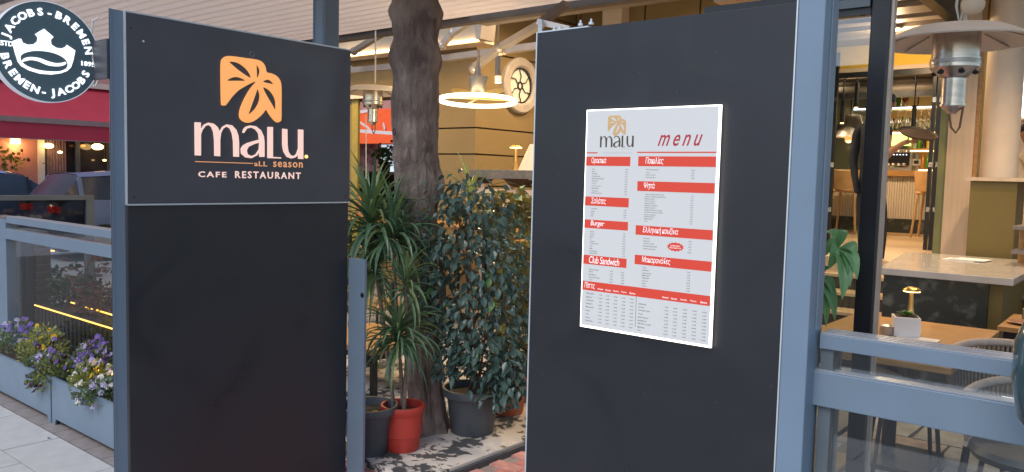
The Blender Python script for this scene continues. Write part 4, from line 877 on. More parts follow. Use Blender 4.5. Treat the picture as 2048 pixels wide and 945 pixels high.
# ================================================================== TREE TRUNK
edges = [(-60, 770, 872), (0, 783, 875), (25, 774, 884), (50, 782, 878), (80, 787, 874), (100, 781, 880), (120, 778, 884), (150, 789, 876), (200, 785, 876), (250, 786, 874), (320, 790, 875), (400, 796, 872), (500, 800, 873), (600, 808, 874), (700, 815, 879), (780, 822, 884), (830, 825, 889), (862, 816, 898)]
TY = 3.52
rings = []
for i in range(211):
    py = -60 + (862 + 60) * i / 210
    for (a, l0, r0), (b, l1, r1) in zip(edges, edges[1:]):
        if a <= py <= b: k = (py - a) / (b - a); L_, R2 = l0 + (l1 - l0) * k, r0 + (r1 - r0) * k; break
    c_ = aY((L_ + R2) / 2, py, TY); dep = (c_ - CAM).dot(CF); rings.append((c_, (R2 - L_) / 2 * dep / FPX))
rings.reverse(); n = 110; vs = []
knots = [(.60, 1.0, 1.62, .03, .09), (.6, .3, 1.55, .03, .08), (5.6, 0, 1.9, .035, .06), (6.1, 0, 1.95, .02, .03), (4.6, 0, 1.66, -.02, .05), (4.9, 0, 1.75, .02, .06), (5.9, 0, 2.42, .03, .06), (5.75, 0, 2.28, .03, .05), (5.9, 0, 1.82, .025, .035)]
for c_, r_ in rings:
    for k in range(n):
        a = 2 * math.pi * k / n; d = Vector((math.cos(a), math.sin(a), 0)); q = c_ + d * r_
        dr = .016 * noise.noise(Vector((d.x * 1.6, d.y * 1.6, c_.z * 1.7))) + .010 * noise.noise(Vector((d.x * 5, d.y * 5, c_.z * 4))) + .007 * (.5 - abs(noise.noise(Vector((d.x * 6, d.y * 6, c_.z * 5 + 7))))) + .006 * noise.noise(Vector((d.x * 13, d.y * 13, c_.z * 14))) + .004 * noise.noise(Vector((d.x * 26, d.y * 26, c_.z * 22)))
        for ka, _, kz, kh, kw in knots:
            da = abs((a - ka + math.pi) % (2 * math.pi) - math.pi) * r_; dr += kh * math.exp(-(da * da + (c_.z - kz) ** 2) / (kw * kw))
        if c_.z < .35: dr += .03 * (1 - c_.z / .35) * (.5 + .5 * math.sin(a * 6 + 1))
        vs.append(q + d * dr)
mb = MB().add(vs, [(i * n + k, i * n + (k + 1) % n, (i + 1) * n + (k + 1) % n, (i + 1) * n + k) for i in range(len(rings) - 1) for k in range(n)])
tt = thing('tree_trunk', 'thick grey-brown tree trunk rising through the terrace between the two panels', 'tree', (-3.53, TY, 0))
mb.build('trunk', bark_m, tt, smooth=True)
q = aY(790, 265, TY - .14); mb = MB(); mb.tube([Vector((q.x + .02 + .012 * math.cos(t), TY - .165, q.z + .02 * math.sin(t))) for t in [i * math.pi / 8 for i in range(17)]], .003, 6); mb.build('wire_ring', black_m, tt)
for px, py in ((872, 22),):
    q = aY(px, py, TY - .05); MB().tube([q + Vector((-.05, .02, -.01)), q + Vector((-.01, 0, .0)), q + Vector((.012, -.01, .012))], [.035, .018, .006], 8).build('branch_stub', bark_m, tt, smooth=True)

# ================================================================== POTS AND PLANTS
def pot(name, label, c_, rt, rb_, h, m, band=0, rim=.03, group=None):
    t = thing(name, label, 'plant pot', c_, group)
    prof = [(0, .0), (rb_ * .95, 0), (rb_, .01)]
    if band: prof += [(rb_ + (rt - rb_) * .32, h * .32), (rb_ + (rt - rb_) * .32 + .006, h * .335)]
    prof += [(rt - .012, h - .05), (rt - .008, h - .05)] if band else [(rt - rim * .7, h - rim * 1.3)]
    prof += [(rt, h - rim), (rt + .004, h - .008), (rt, h), (rt - .014, h), (rt - .018, h - .03), (rt - .022, h - .06)]
    MB().lathe(prof, c_, 56).build('shell', m, t, smooth=True)
    MB().lathe([(0, h - .035), (rt * .6, h - .04), (rt - .018, h - .048)], c_, 28).build('soil', soil_m, t); return t
rp_c = Vector((-3.395, 3.16, .046)); pot('red_pot', 'red plastic pot holding the dracaena', rp_c, .128, .098, .265, red_m, 1)
fp_c = Vector((-3.315, 3.68, .046)); pot('ficus_pot', 'charcoal plastic pot holding the bushy ficus', fp_c, .192, .135, .285, dkpot_m, 0, .045)
lp_c = Vector((-3.50, 2.99, -.006)); q = pot('side_pot', 'dark grey pot half hidden behind the short end post', lp_c, .17, .105, .33, dkpot_m, 0, .04)
MB().ball(lp_c + Vector((.09, -.02, .30)), .03, .02, .015, 8, 6).build('yellow_leaf', yelp_m, q)
bp_c = Vector((-3.66, 4.78, .046)); pot('back_pot', 'black pot behind the ficus next to the menu panel', bp_c, .20, .15, .26, black_m, 0, .04)
op_c = Vector((-3.42, 4.15, .046)); pot('terracotta_pot', 'orange terracotta pot peeping out behind the ficus pot', op_c, .16, .11, .27, mat('terracotta', (.45, .12, .05), .8), 0)
# dracaena
def strap(L, w_, th0, droop, n=8):
    mb = MB(); x = z = 0; th = th0; vs = []; fs = []
    for i in range(n + 1):
        s = i / n; ww = w_ * min(1, .45 + s * 3) * (1 - s ** 2.4) + .0006; nx, nz = -math.sin(th), math.cos(th)
        vs += [(x + nx * .25 * ww, -ww / 2, z + nz * .25 * ww), (x, 0, z), (x + nx * .25 * ww, ww / 2, z + nz * .25 * ww)]
        x += math.cos(th) * L / n; z += math.sin(th) * L / n; th -= droop / n * (.4 + 1.2 * s)
    for i in range(n): fs += [(i * 3, i * 3 + 1, i * 3 + 4, i * 3 + 3), (i * 3 + 1, i * 3 + 2, i * 3 + 5, i * 3 + 4)]
    return mb.add(vs, fs)
def lmesh(mb, m, name='leaf'):
    me = bpy.data.meshes.new(name); me.from_pydata(mb.v, [], mb.f); me.materials.append(m); me.polygons.foreach_set('use_smooth', [True] * len(me.polygons)); return me
ST = []
for k, (th, dr) in enumerate([(1.4, .5), (1.2, 1.0), (.9, 1.5), (.6, 1.8), (.3, 1.9), (-.1, 1.6), (-.5, 1.2)]):
    ST.append([lmesh(strap(1, .075, th, dr + .35), m) for m in (dra_m, dra_m, drab_m)])
dr_t = thing('dracaena', 'spiky multi-headed dracaena with long drooping narrow leaves in the red pot', 'plant', rp_c + Vector((0, 0, .22)))
rd = random.Random(5)
XL = MB()
def crown(px, py, n, L, y=3.16, low=0, extra=0):
    c_ = aY(px, py, y)
    for i in range(extra):
        az_ = rd.uniform(0, 6.283); l_ = L * rd.uniform(.8, 1.25); src = ST[rd.randrange(2, 7)][rd.randrange(3)]; Mx = Matrix.Translation(c_ + Vector((0, 0, rd.uniform(-.07, .07)))) @ Matrix.Rotation(az_, 4, 'Z') @ Matrix.Scale(l_, 4); XL.cur = 1 if i % 6 == 0 else 0; XL.add([Mx @ v.co for v in src.vertices], [tuple(p.vertices) for p in src.polygons])
    for i in range(n):
        f_ = i / n; k = min(6, int(f_ * 7)) if not low else min(6, 1 + int(f_ * 6)); az_ = i * 2.39996 + rd.uniform(-.3, .3)
        me = rd.choice(ST[k]); l_ = L * rd.uniform(.75, 1.15)
        piece('leaf', me, dr_t, c_ + Vector((0, 0, .10 * (.5 - f_))) + Vector((math.cos(az_) * .008, math.sin(az_) * .008, 0)), (rd.uniform(-.15, .15), rd.uniform(-.12, .12), az_), (l_, l_, l_))
    return c_
c1 = crown(740, 450, 60, .40, extra=26); c2 = crown(785, 470, 52, .38, 3.2, extra=16); c3 = crown(812, 570, 42, .26, 3.14, 1, 8); c4 = crown(797, 672, 66, .30, 3.08, 1, 40); c5 = crown(748, 535, 44, .34, 3.16, 1, 26)
XL.build('foliage', [dra_m, drab_m], dr_t, kind='stuff', fix=False)
mb = MB(); b0 = rp_c + Vector((0, 0, .2))
for c_, dx in ((c1, -.05), (c2, .0), (c3, .04), (c4, -.0), (c5, -.06)): mb.tube([b0 + Vector((dx, rd.uniform(-.03, .03), 0)), b0.lerp(c_, .5) + Vector((dx * .5, 0, 0)), c_ + Vector((0, 0, .06))], [.012, .009, .008], 10)
mb.build('stems', stem_m, dr_t, smooth=True)

# ficus
def fleaf(w_=.42):
    mb = MB(); pr_ = [(0, 0), (.12, .5), (.35, 1), (.6, .86), (.82, .40), (1, 0)]
    vs = []; fs = []
    for x, k in pr_: vs += [(x, -w_ / 2 * k, .10 * k - .2 * x * x), (x, 0, -.2 * x * x), (x, w_ / 2 * k, .10 * k - .2 * x * x)]
    for i in range(5): fs += [(i * 3, i * 3 + 1, i * 3 + 4, i * 3 + 3), (i * 3 + 1, i * 3 + 2, i * 3 + 5, i * 3 + 4)]
    return mb.add(vs, fs)
FL = [lmesh(fleaf(.56), fic_m), lmesh(fleaf(.62), fic_m), lmesh(fleaf(.5), fic_m)]; FB = lmesh(fleaf(.55), ficb_m); FO = lmesh(fleaf(.3), fico_m)
fc = thing('ficus', 'bushy weeping ficus with glossy dark leaves and a few bright green ones', 'plant', fp_c + Vector((0, 0, .24)))
rf_ = random.Random(17)
prof_px = [(378, 890, 1000), (430, 850, 1035), (480, 836, 1055), (540, 832, 1062), (600, 850, 1065), (660, 872, 1064), (720, 878, 1040), (770, 900, 1030)]
def fpt(shell=False):
    py = 380 + 410 * rf_.random() ** .85
    for (a, l0, r0), (b, l1, r1) in zip(prof_px, prof_px[1:]):
        if a <= py <= b: k = (py - a) / (b - a); L_ = l0 + (l1 - l0) * k; R2 = r0 + (r1 - r0) * k; break
    else: L_, R2 = prof_px[0][1:] if py < 385 else prof_px[-1][1:]
    if py > 735: L_ = 985
    c_ = aY((L_ + R2) / 2, py, 3.66); rr_ = (R2 - L_) / 2 * 5.0 / FPX
    while True:
        u, v = rf_.uniform(-1, 1), rf_.uniform(-1, 1); d2 = u * u + v * v
        if d2 <= 1 and d2 > (.45 if shell else .0): break
    if shell and v > .2: v = -v
    o = CR * u + CF * v * .85; o.z = 0
    return c_ + o * rr_, (o + Vector((0, 0, .1)))
cnt = 0
clus = [fpt(True) for _ in range(70)] + [fpt(False) for _ in range(120)]
def leafrot(out):
    az_ = math.atan2(out.y, out.x) + rf_.gauss(0, .7); return (rf_.gauss(0, .5), rf_.uniform(.1, 1.2), az_)
for i in range(296):
    c_, o = clus[rf_.randrange(70)]; q = c_ + Vector((rf_.gauss(0, .05), rf_.gauss(0, .04), rf_.gauss(0, .06)))
    s_ = rf_.uniform(.05, .075); b_ = i % 18 == 0
    if q.z < .40 and q.x < -3.22: q.z = .42 + rf_.random() * .3
    piece('leaf', FB if b_ else rf_.choice(FL), fc, q, leafrot(o), s_ * (1.1 if b_ else 1))
mb = MB()
for i in range(2000):
    c_, o = clus[rf_.randrange(190)]; q = c_ + Vector((rf_.gauss(0, .055), rf_.gauss(0, .055), rf_.gauss(0, .07))); s_ = rf_.uniform(.045, .07)
    if q.z < .42 and q.x < -3.22: continue
    from mathutils import Euler
    Mx = Matrix.Translation(q) @ Euler(leafrot(o)).to_matrix().to_4x4() @ Matrix.Scale(s_, 4)
    src = FL[i % 3]; mb.cur = 1 if i % 37 == 0 else 0; mb.add([Mx @ v.co for v in src.vertices], [tuple(p.vertices) for p in src.polygons])
mb.build('foliage', [fic_m, fico_m], fc, kind='stuff', fix=False)
mb = MB(); b0 = fp_c + Vector((0, 0, .23))
for k in range(9):
    c_ = clus[k * 7][0]; s0 = b0 + Vector((rf_.uniform(-.06, .06), rf_.uniform(-.06, .06), 0)); mb.tube([s0, s0.lerp(c_, .4) + Vector((0, 0, .12)), c_], [.009, .006, .003], 7)
q1 = aY(880, 420, 3.6); q2 = aY(905, 380, 3.6); mb.tube([b0, aY(935, 560, 3.64), aY(915, 420, 3.62), q2, q1, aY(872, 440, 3.6)], [.01, .008, .005, .003, .003, .002], 7)
mb.build('stems', twig_m, fc, smooth=True)
# shrubs behind
def bush(name, label, box_px, y, m_list, n, size, seed, zb=.3):
    x0, x1, y0_, y1_ = box_px; a = aY((x0 + x1) / 2, y1_, y); t = thing(name, label, 'plant', (a.x, y, max(.05, a.z)))
    def fn(r):
        u = r.uniform(-1, 1); v = r.uniform(-1, 1); k = math.sqrt(max(0, 1 - v * v)) * .4 + .6; q = aY((x0 + x1) / 2 + u * k * (x1 - x0) / 2, (y0_ + y1_) / 2 + v * (y1_ - y0_) / 2, y + r.uniform(-.25, .25)); return q, Vector((u, 0, .2))
    leafcloud(n, fn, size, m_list, 'foliage', t, seed); r = random.Random(seed); mb = MB()
    for k in range(6): mb.tube([Vector((a.x + r.uniform(-.1, .1), y, .05)), fn(r)[0]], [.008, .003], 6)
    mb.build('stems', twig_m, t); return t
bush('variegated_shrub', 'brownish yellow-green shrub in the black back pot beside the menu panel', (1000, 1075, 470, 730), 4.75, [fico_m, pan_m, pany_m], 520, .10, 31)
bush('low_shrub', 'low dry shrub in front of the stone-topped table', (960, 1075, 385, 460), 5.2, [fico_m, dra_m], 240, .12, 33)
for s_, px, py in ((1, 940, 350), (2, 985, 420)):
    c_ = aY(px, py + 60, 5.6); t = thing('grass_plant', 'upright blade-leaved plant %s' % ('between trunk and stone-topped table' if s_ == 1 else 'under the stone-topped table, right of the ficus top'), 'plant', (c_.x, c_.y, .03))
    r = random.Random(s_ + 50)
    for i in range(14):
        az_ = r.uniform(0, 6.28); l_ = r.uniform(.35, .6); piece('leaf', ST[r.randrange(0, 3)][r.randrange(3)], t, c_, (0, 0, az_), (l_, l_ * .8, l_))
    MB().tube([c_ - Vector((0, 0, c_.z - .03)), c_], .012, 6).build('stem', twig_m, t)

# ================================================================== REAR TERRACE FURNITURE (behind the plants)
def cafe_table(label, x0, x1, ya, yb_, z, mtop, thick=.04, legm=black_m, group='terrace tables', edge=None):
    t = thing('cafe_table', label, 'table', ((x0 + x1) / 2, (ya + yb_) / 2, 0), group)
    box('tabletop', mtop, t, x0, x1, ya, yb_, z - thick, z, bevel=.004)
    if edge: box('edge_band', edge, t, x0 + .01, x1 - .01, ya + .01, yb_ - .01, z - thick - .04, z - thick - .001)
    for sx, sy in ((0, 0), (1, 0), (0, 1), (1, 1)):
        xx = x0 + .06 if not sx else x1 - .06; yy = ya + .06 if not sy else yb_ - .06; box('leg', legm, t, xx - .02, xx + .02, yy - .02, yy + .02, .02, z - thick - (.041 if edge else .001))
    return t
# near small table by the end post
q = aZ(757, 700, .40); cafe_table('low brown wooden table with black edge seen behind the end post and dracaena', q.x - .85, q.x - .0, q.y - .05, q.y + .65, .40, wood_m, edge=black_m)
def chair(label, x, y, rz, z=0, m=wood_m, name='terrace_chair', group='chairs on the rear terrace'):
    t = thing(name, label, 'chair', (x, y, z), group)
    box('seat', m, t, x - .21, x + .21, y - .21, y + .21, z + .43, z + .46, bevel=.01); MB().prism([(-.2, .62), (.2, .62), (.19, .86), (.1, .9), (-.1, .9), (-.19, .86)], (Vector((x, y + .21, z)), XU, ZU, YU), 0, .02).build('backrest', m, t, bevel=.004)
    for sx in (-1, 1):
        for sy in (-1, 1): MB().tube([(x + sx * .18, y + sy * .18, z + (.43 if sy < 0 else .85)), (x + sx * .21, y + sy * .21, z + .015)], .013, 8).build('leg', black_m, t)
    return t
q = aY(830, 560, 6.0)
cafe_table('honey wood table glowing behind the ficus top and trunk', -6.0, -4.9, 6.0, 6.8, 1.12, wood_m); cafe_table('honey wood table glowing behind the right side of the ficus', -4.75, -3.7, 5.75, 6.4, 1.06, wood_m)
cafe_table('honey wood table seen between the dracaena leaves', -7.4, -6.2, 5.9, 6.7, 1.12, wood_m)
chair('wooden chair behind the dracaena, left of the trunk', -6.6, 5.2, 0); chair('wooden chair between dracaena and trunk', -5.6, 4.9, 0)
chair('wooden chair deeper behind the dracaena', -6.9, 7.1, 0)
for k, (px, py) in enumerate([(712, 432), (732, 432), (757, 437), (775, 436)]):
    c_ = aY(px, py, 5.9); t = thing('salt_bottle', ['slim orange glass bottle left among the dracaena leaves', 'orange squat jar among the dracaena leaves', 'orange squat jar nearer the trunk among the dracaena leaves', 'small amber jar beside the trunk above the dracaena'][k], 'bottle', (c_.x, 5.95, 1.121))
    hh = .30 if k == 0 else .13; MB().lathe([(0, 0), (.04, 0), (.045, hh * .5), (.018, hh * .75), (.016, hh), (0, hh)], (c_.x, 5.95, 1.121), 14).build('body', mat('amber_glass%d' % k, (.75, .25, .04), .3), t, smooth=True)
# stone topped table / counter in front of the side wall
sa = aX(940, 338, BX + .15); z_st = aY(1000, 340, 7.3).z
sx0 = aY(940, 345, 7.0).x; sx1 = aY(1070, 345, 7.0).x
stt = thing('stone_counter', 'tall counter with grey stone top against the grooved wall', 'counter', ((sx0 + sx1) / 2, 7.2, 0)); zt2 = aY(940, 339, 7.0).z
box('stone_top', gstone_m, stt, sx0, -5.2, 7.0, 7.45, zt2 - .11, zt2, bevel=.004)
for x in (sx0 + .15, sx0 + .55, sx0 + 1.0): box('leg', cream_m, stt, x, x + .05, 7.03, 7.09, .03, zt2 - .111)
box('cross_rail', cream_m, stt, sx0 + .1, -5.3, 7.02, 7.028, zt2 - .28, zt2 - .22); box('cross_rail', cream_m, stt, sx0 + .1, -5.3, 7.02, 7.028, zt2 - .42, zt2 - .37); box('side_panel', olive_m, stt, sx0 + .12, -5.35, 7.10, 7.12, .1, zt2 - .43)
def bowl(label, px, py, y, r):
    c_ = aY(px, py, y); t = thing('basket', label, 'basket', (c_.x, y, c_.z - r * .4)); MB().lathe([(0, -r * .45), (r * .6, -r * .4), (r, 0), (r * .94, 0), (r * .55, -r * .3), (0, -r * .35)], c_, 20).build('shell', dwood_m, t, smooth=True)
bowl('dark bowl under the stone counter top, near its right end', 1040, 358, 7.07, .20); bowl('dark bowl under the stone counter top, at its left', 962, 355, 7.07, .17)
def mush(label, c_, h, r, on=1, group='small brass mushroom lamps'):
    t = thing('table_lamp', label, 'lamp', c_, group)
    MB().lathe([(0, 0), (r * .55, 0), (r * .55, h * .02), (r * .42, h * .12), (r * .26, h * .45), (r * .22, h * .88), (0, h * .88)], c_, 20).build('stem', gold_m, t, smooth=True)
    MB().lathe([(0, h * 1.0), (r * .5, h * .985), (r * .9, h * .93), (r, h * .88), (r * .96, h * .87)], c_, 28).build('shade', gold_m, t, smooth=True)
    MB().lathe([(r * .23, h * .875), (r * .95, h * .868), (r * .9, h * .85), (r * .24, h * .85)], c_, 28).build('glowing_ring', bulb_e, t)
    lamp('lamp_light', 'POINT', Vector(c_) + Vector((0, 0, h * .80)), 1.2, (1, .62, .25), t, r * .4); return t
mush('brass mushroom lamp glowing on the grey stone counter', Vector((aY(1031, 335, 7.2).x, 7.2, zt2)), .30, .075)
q = aY(1064, 320, 7.25); t = thing('napkin_lamp', 'cream cone beside the menu panel on the stone counter', 'lamp', (q.x, 7.25, zt2)); MB().lathe([(.16, 0), (.03, .30), (0, .30)], (q.x, 7.25, zt2), 20).build('cone', cream_m, t, smooth=True)
# dark counter and green plant in the passage
q = aY(712, 345, 8.6); q2 = aY(800, 352, 8.6)
dc = thing('dark_counter', 'dark brown counter front in the passage left of the trunk', 'counter', (q.x, 8.6, 0)); box('front', dwood_m, dc, q.x - .6, q2.x + .5, 8.6, 8.64, 0, (q.z + q2.z) / 2); box('top', brownb_m, dc, q.x - .6, q2.x + .5, 8.58, 9.1, (q.z + q2.z) / 2 + .001, (q.z + q2.z) / 2 + .04)
zc_ = (q.z + q2.z) / 2 + .041; q = aY(770, 335, 8.8); pot('counter_pot', 'small dark pot on the counter in the passage', Vector((q.x, 8.8, zc_)), .11, .08, .16, twig_m)
fp = thing('pot_plant', 'round light-green potted plant on the dark counter left of the trunk', 'plant', (q.x, 8.8, zc_ + .14))
leafcloud(240, lambda r: (Vector((q.x + r.gauss(0, .13), 8.8 + r.gauss(0, .1), zc_ + .28 + r.gauss(0, .07))), Vector((r.uniform(-1, 1), 0, .3))), .08, [ficb_m, pan_m], 'foliage', fp, 9)
# far street: orange awning, mural windows
OY = 16.0; a = aY(712, 213, OY); b = aY(800, 213, OY); z1 = aY(750, 213, OY).z; z0_ = aY(750, 287, OY).z
oa = thing('orange_awning', 'bright orange shop awning with white streaks seen through the passage', 'awning', ((a.x + b.x) / 2, OY, z0_))
MB().add([(a.x - 3, OY, z0_), (b.x + 3, OY, z0_), (b.x + 3, OY + .9, z1), (a.x - 3, OY + .9, z1), (a.x - 3, OY, z0_ - .01), (b.x + 3, OY, z0_ - .01), (b.x + 3, OY + .9, z1 + .02), (a.x - 3, OY + .9, z1 + .02)], [(0, 1, 2, 3), (7, 6, 5, 4), (0, 3, 7, 4), (1, 5, 6, 2), (3, 2, 6, 7), (0, 4, 5, 1)]).build('fabric', orange_m, oa)
for pp_, wd_ in (([(700, 228), (735, 222)], .10), ([(712, 240), (735, 255), (745, 268)], .07), ([(700, 262), (785, 268)], .13), ([(766, 250), (770, 262)], .16)):
    P = [aY(x_, y_, OY + .9 * max(0, min(1, (aY(x_, y_, OY + .45).z - z0_) / (z1 - z0_))) - .03) for x_, y_ in pp_]
    for p_, q_ in zip(P, P[1:]): MB().bar(p_, q_, .02, wd_).build('white_streak', white_m, oa)
fb = thing('far_shopfront', 'pinkish shopfront with a pale poster under the orange awning', 'building', (a.x, OY + 1, 0)); box('wall', pink_m, fb, a.x - 6, b.x + 4, OY + 1, OY + 1.3, 0, 9)
p_ = aY(714, 290, OY + .95); r_ = aY(748, 335, OY + .95); box('poster', mat('rosy_mural', (.42, .22, .22), .6, 0, .5, 5, col2=(.10, .06, .08)), fb, p_.x, r_.x, OY + .96, OY + .998, r_.z - .1, p_.z)
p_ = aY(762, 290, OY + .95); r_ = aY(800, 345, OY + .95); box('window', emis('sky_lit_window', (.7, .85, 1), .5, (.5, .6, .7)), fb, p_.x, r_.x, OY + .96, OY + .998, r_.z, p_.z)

# hanging heaters
def heater(label, c_, s, plate_r, m=steel_m, hang=.5):
    t = thing('hanging_heater', label, 'patio heater', c_, 'hanging gas heaters'); c_ = Vector(c_)
    MB().lathe([(.02 * s, .05 * s), (.2 * s, .04 * s), (plate_r * .96, -.012 * s), (plate_r, -.02 * s), (plate_r * .985, -.026 * s), (plate_r * .95, -.018 * s), (.2 * s, .03 * s), (.02 * s, .04 * s)], c_, 64).build('reflector', mat('aged_reflector', (.80, .72, .60), .5, .0, .12, 4), t, smooth=True)
    for k in range(8): a_ = k * math.pi / 4 + .2; MB().bar(c_ + Vector((math.cos(a_) * .16 * s, math.sin(a_) * .16 * s, .028 * s)), c_ + Vector((math.cos(a_) * plate_r * .94, math.sin(a_) * plate_r * .94, -.018 * s)), .006, .006).build('reflector_rib', alu_m, t)
    MB().lathe([(0, .04 * s), (.098 * s, .04 * s), (.098 * s, -.09 * s), (.102 * s, -.092 * s), (.102 * s, -.135 * s), (.098 * s, -.14 * s), (.06 * s, -.175 * s), (.058 * s, -.18 * s), (0, -.18 * s)], c_, 40).build('burner_drum', m, t, smooth=True)
    MB().lathe([(.1025 * s, -.10 * s), (.1035 * s, -.11 * s), (.1025 * s, -.12 * s)], c_, 40).build('band', alu_m, t)
    MB().lathe([(0, -.18 * s), (.048 * s, -.181 * s), (.048 * s, -.295 * s), (.053 * s, -.296 * s), (.053 * s, -.305 * s), (.03 * s, -.325 * s), (.016 * s, -.34 * s), (0, -.34 * s)], c_, 28).build('valve_body', m, t, smooth=True)
    for k in range(6): a_ = k * math.pi / 3; q = c_ + Vector((math.cos(a_) * .084 * s, math.sin(a_) * .084 * s, -.158 * s)); MB().ball(q, .014 * s, .014 * s, .010 * s, 8, 6).build('vent_hole', black_m, t)
    MB().tube([c_ + Vector((-.01, 0, -.335 * s)), c_ + Vector((0, 0, -.40 * s)), c_ + Vector((.02, 0, -.425 * s)), c_ + Vector((.035 * s, 0, -.40 * s)), c_ + Vector((.045 * s, 0, -.30 * s))], .005 * s, 8).build('gas_hose', cable_m, t, smooth=True)
    MB().tube([c_ + Vector((.03 * s, 0, .07 * s)), c_ + Vector((.03 * s, 0, .07 * s + hang))], .008 * s, 8).build('hanger', rope_m, t)
    return t
q = aY(1913, 82, 3.8); heater('large hanging gas heater with round reflector at the upper right', Vector((q.x, 3.8, 2.275)), .93, .30, hang=.6)
q = aY(1946, 10, 3.75); hk = thing('hook_ball', 'pale ball and loop of cable above the large heater', 'hook', q); MB().ball(q, .045, .045, .04, 16, 12).build('ball', cream_m, hk, smooth=True); MB().tube([q + Vector((-.05, 0, .15)), q + Vector((-.06, 0, 0)), q + Vector((-.045, 0, -.07)), q + Vector((-.03, 0, 0)), q + Vector((-.04, 0, .12))], .006, 8).build('cable_loop', rope_m, hk, smooth=True)
q = aY(746, 182, 5.2); heater('smaller hanging gas heater left of the trunk', Vector((q.x, 5.2, q.z)), .98, .34, hang=.9)
q = aY(732, 230, 5.1); q2 = aY(732, 440, 5.1); cb = MB().tube([q, q2], .005, 6).build('hanging_cable', rope_m, None, loc=q2); tag(cb, 'thin straight cable hanging beside the smaller heater', 'cable')

# ring lamp with chrome head and brass leaves
q = aY(955, 202, 5.0); z_ = q.z; rl = thing('ring_lamp', 'glowing warm white ring lamp hanging beside the round window', 'lamp', (q.x, 5.0, z_ - .03)); rr_ = .315
prof = [(rr_ + .020 * math.cos(t), .018 * math.sin(t)) for t in [i * math.pi / 6 for i in range(13)]]
mb = MB().lathe(prof, (q.x, 5.0, z_), 64)
for v in mb.v: v.z -= .055 * (v - Vector((q.x, 5, z_))).dot(CF)
mb.build('ring', ring_e, rl, smooth=True)
for k in range(3): a_ = k * 2.094 + .5; MB().bar((q.x, 5, z_ + .02), (q.x + rr_ * math.cos(a_), 5 + rr_ * math.sin(a_), z_), .02, .012).build('spoke', gold_m, rl)
MB().lathe([(0, .02), (.045, .02), (.06, .06), (.075, .15), (.085, .20), (.03, .205), (.025, .28), (0, .28)], (q.x, 5, z_), 28).build('chrome_head', alu_m, rl, smooth=True)
for sx in (-1, 1):
    vs, fs = filled([spline([(0, 0), (.07, .03), (.16, .045), (.19, .02), (.13, 0), (.05, -.015)], 3)], .003); MB().add([Vector((q.x, 5, z_ + .06)) + CR * sx * (v.x + .03) + ZU * v.y + YU * v.z for v in vs], fs).build('brass_leaf', gold_m, rl, fix=False)
MB().tube([(q.x, 5, z_ + .27), (q.x + .0, 5, z_ + .42)], .012, 8).build('stem', arm_m, rl)
lamp('ring_light', 'POINT', (q.x, 5.0, z_ - .10), 60, (1, .74, .42), rl, .3)
q = aY(996, 150, 6.6); pn = thing('tube_pendant', 'slim vertical pendant with amber tip left of the round window', 'lamp', q); MB().tube([aY(997, 40, 6.6), aY(996, 115, 6.6)], .008, 6).build('rod', brownb_m, pn); MB().tube([aY(996, 114, 6.6), aY(996, 152, 6.6)], .035, 14).build('housing', brownb_m, pn); MB().tube([aY(996, 153, 6.6), aY(996, 166, 6.6)], .033, 14).build('tip', emis('amber_tip', (1, .5, .1), 1.5), pn)
lamp('pendant_light', 'POINT', aY(996, 175, 6.6), 10, (1, .6, .25), pn, .04)

# ================================================================== RIGHT SIDE: frame, doors, interior
fz = aY(1690, 14, 3.0).z
df = thing('door_frame', 'black metal frame with a glass leaf behind the blue post', 'door frame', (-.87, 3.0, 0))
ux0 = aY(1726, 300, 3.0).x; ux1 = aY(1764, 300, 3.0).x; box('upright', black_m, df, ux0, ux1, 3.0, 3.05, .01, 3.6, bevel=.005); box('lit_edge', litside_m, df, ux1 + .0005, ux1 + .010, 3.015, 3.048, .01, 3.6)  # paler side strip paints the lit flank of the black upright
box('top_bar', black_m, df, -1.5, ux0 - .0005, 3.0, 3.05, fz - .035, fz + .06); box('upper_bar', dkpost_m, df, -1.5, ux0 - .0005, 2.985, 2.9995, fz - .01, fz + .02)
box('glass_leaf', lg, df, -1.5, ux0 - .001, 3.02, 3.028, .05, fz - .036)
# palmate plant
pa = thing('palmate_plant', 'green plant with drooping palmate leaves beside the blue post', 'plant', aY(1650, 600, 2.9) * 1.0)
def leaflet(a, b, w_, bend=.03):
    a = Vector(a); b = Vector(b); d = b - a; L_ = d.length; nrm = CF * -1; s_ = d.cross(nrm).normalized(); mb = MB(); vs = []; fs = []; n = 8
    for i in range(n + 1):
        t = i / n; ww = w_ * math.sin(math.pi * min(1, t ** .75)) ** .8 if 0 < t < 1 else .0015; c_ = a + d * t + nrm * bend * math.sin(math.pi * t) + Vector((0, 0, .03 * math.sin(math.pi * t)))
        vs += [c_ - s_ * ww / 2 + nrm * ww * .22, c_, c_ + s_ * ww / 2 + nrm * ww * .22]
    for i in range(n): fs += [(i * 3, i * 3 + 1, i * 3 + 4, i * 3 + 3), (i * 3 + 1, i * 3 + 2, i * 3 + 5, i * 3 + 4)]
    mb.add(vs, fs).build('leaf', pach_m, pa, smooth=True, fix=False)
h1 = aY(1675, 497, 2.92)
for px, py, w_ in ((1645, 466, .035), (1682, 464, .03), (1640, 512, .05), (1655, 540, .055), (1684, 600, .06), (1712, 520, .04), (1714, 560, .045), (1700, 575, .035)): leaflet(h1, aY(px, py, 2.90 - .0008 * (py - 500)), w_)
h2 = aY(1632, 555, 2.95)
for px, py, w_ in ((1670, 642, .045), (1652, 655, .04), (1668, 600, .035), (1636, 650, .04), (1650, 540, .03)): leaflet(h2, aY(px, py, 2.93), w_)
MB().tube([h1, aY(1655, 505, 2.94), aY(1636, 520, 2.97), (h2.x - .05, 2.98, .9), (h2.x - .06, 2.98, .32)], [.004, .005, .006, .012, .02], 8).build('stem', stem_m, pa, smooth=True); MB().tube([h2, (h2.x - .05, 2.98, .95)], .004, 6).build('stem', stem_m, pa)
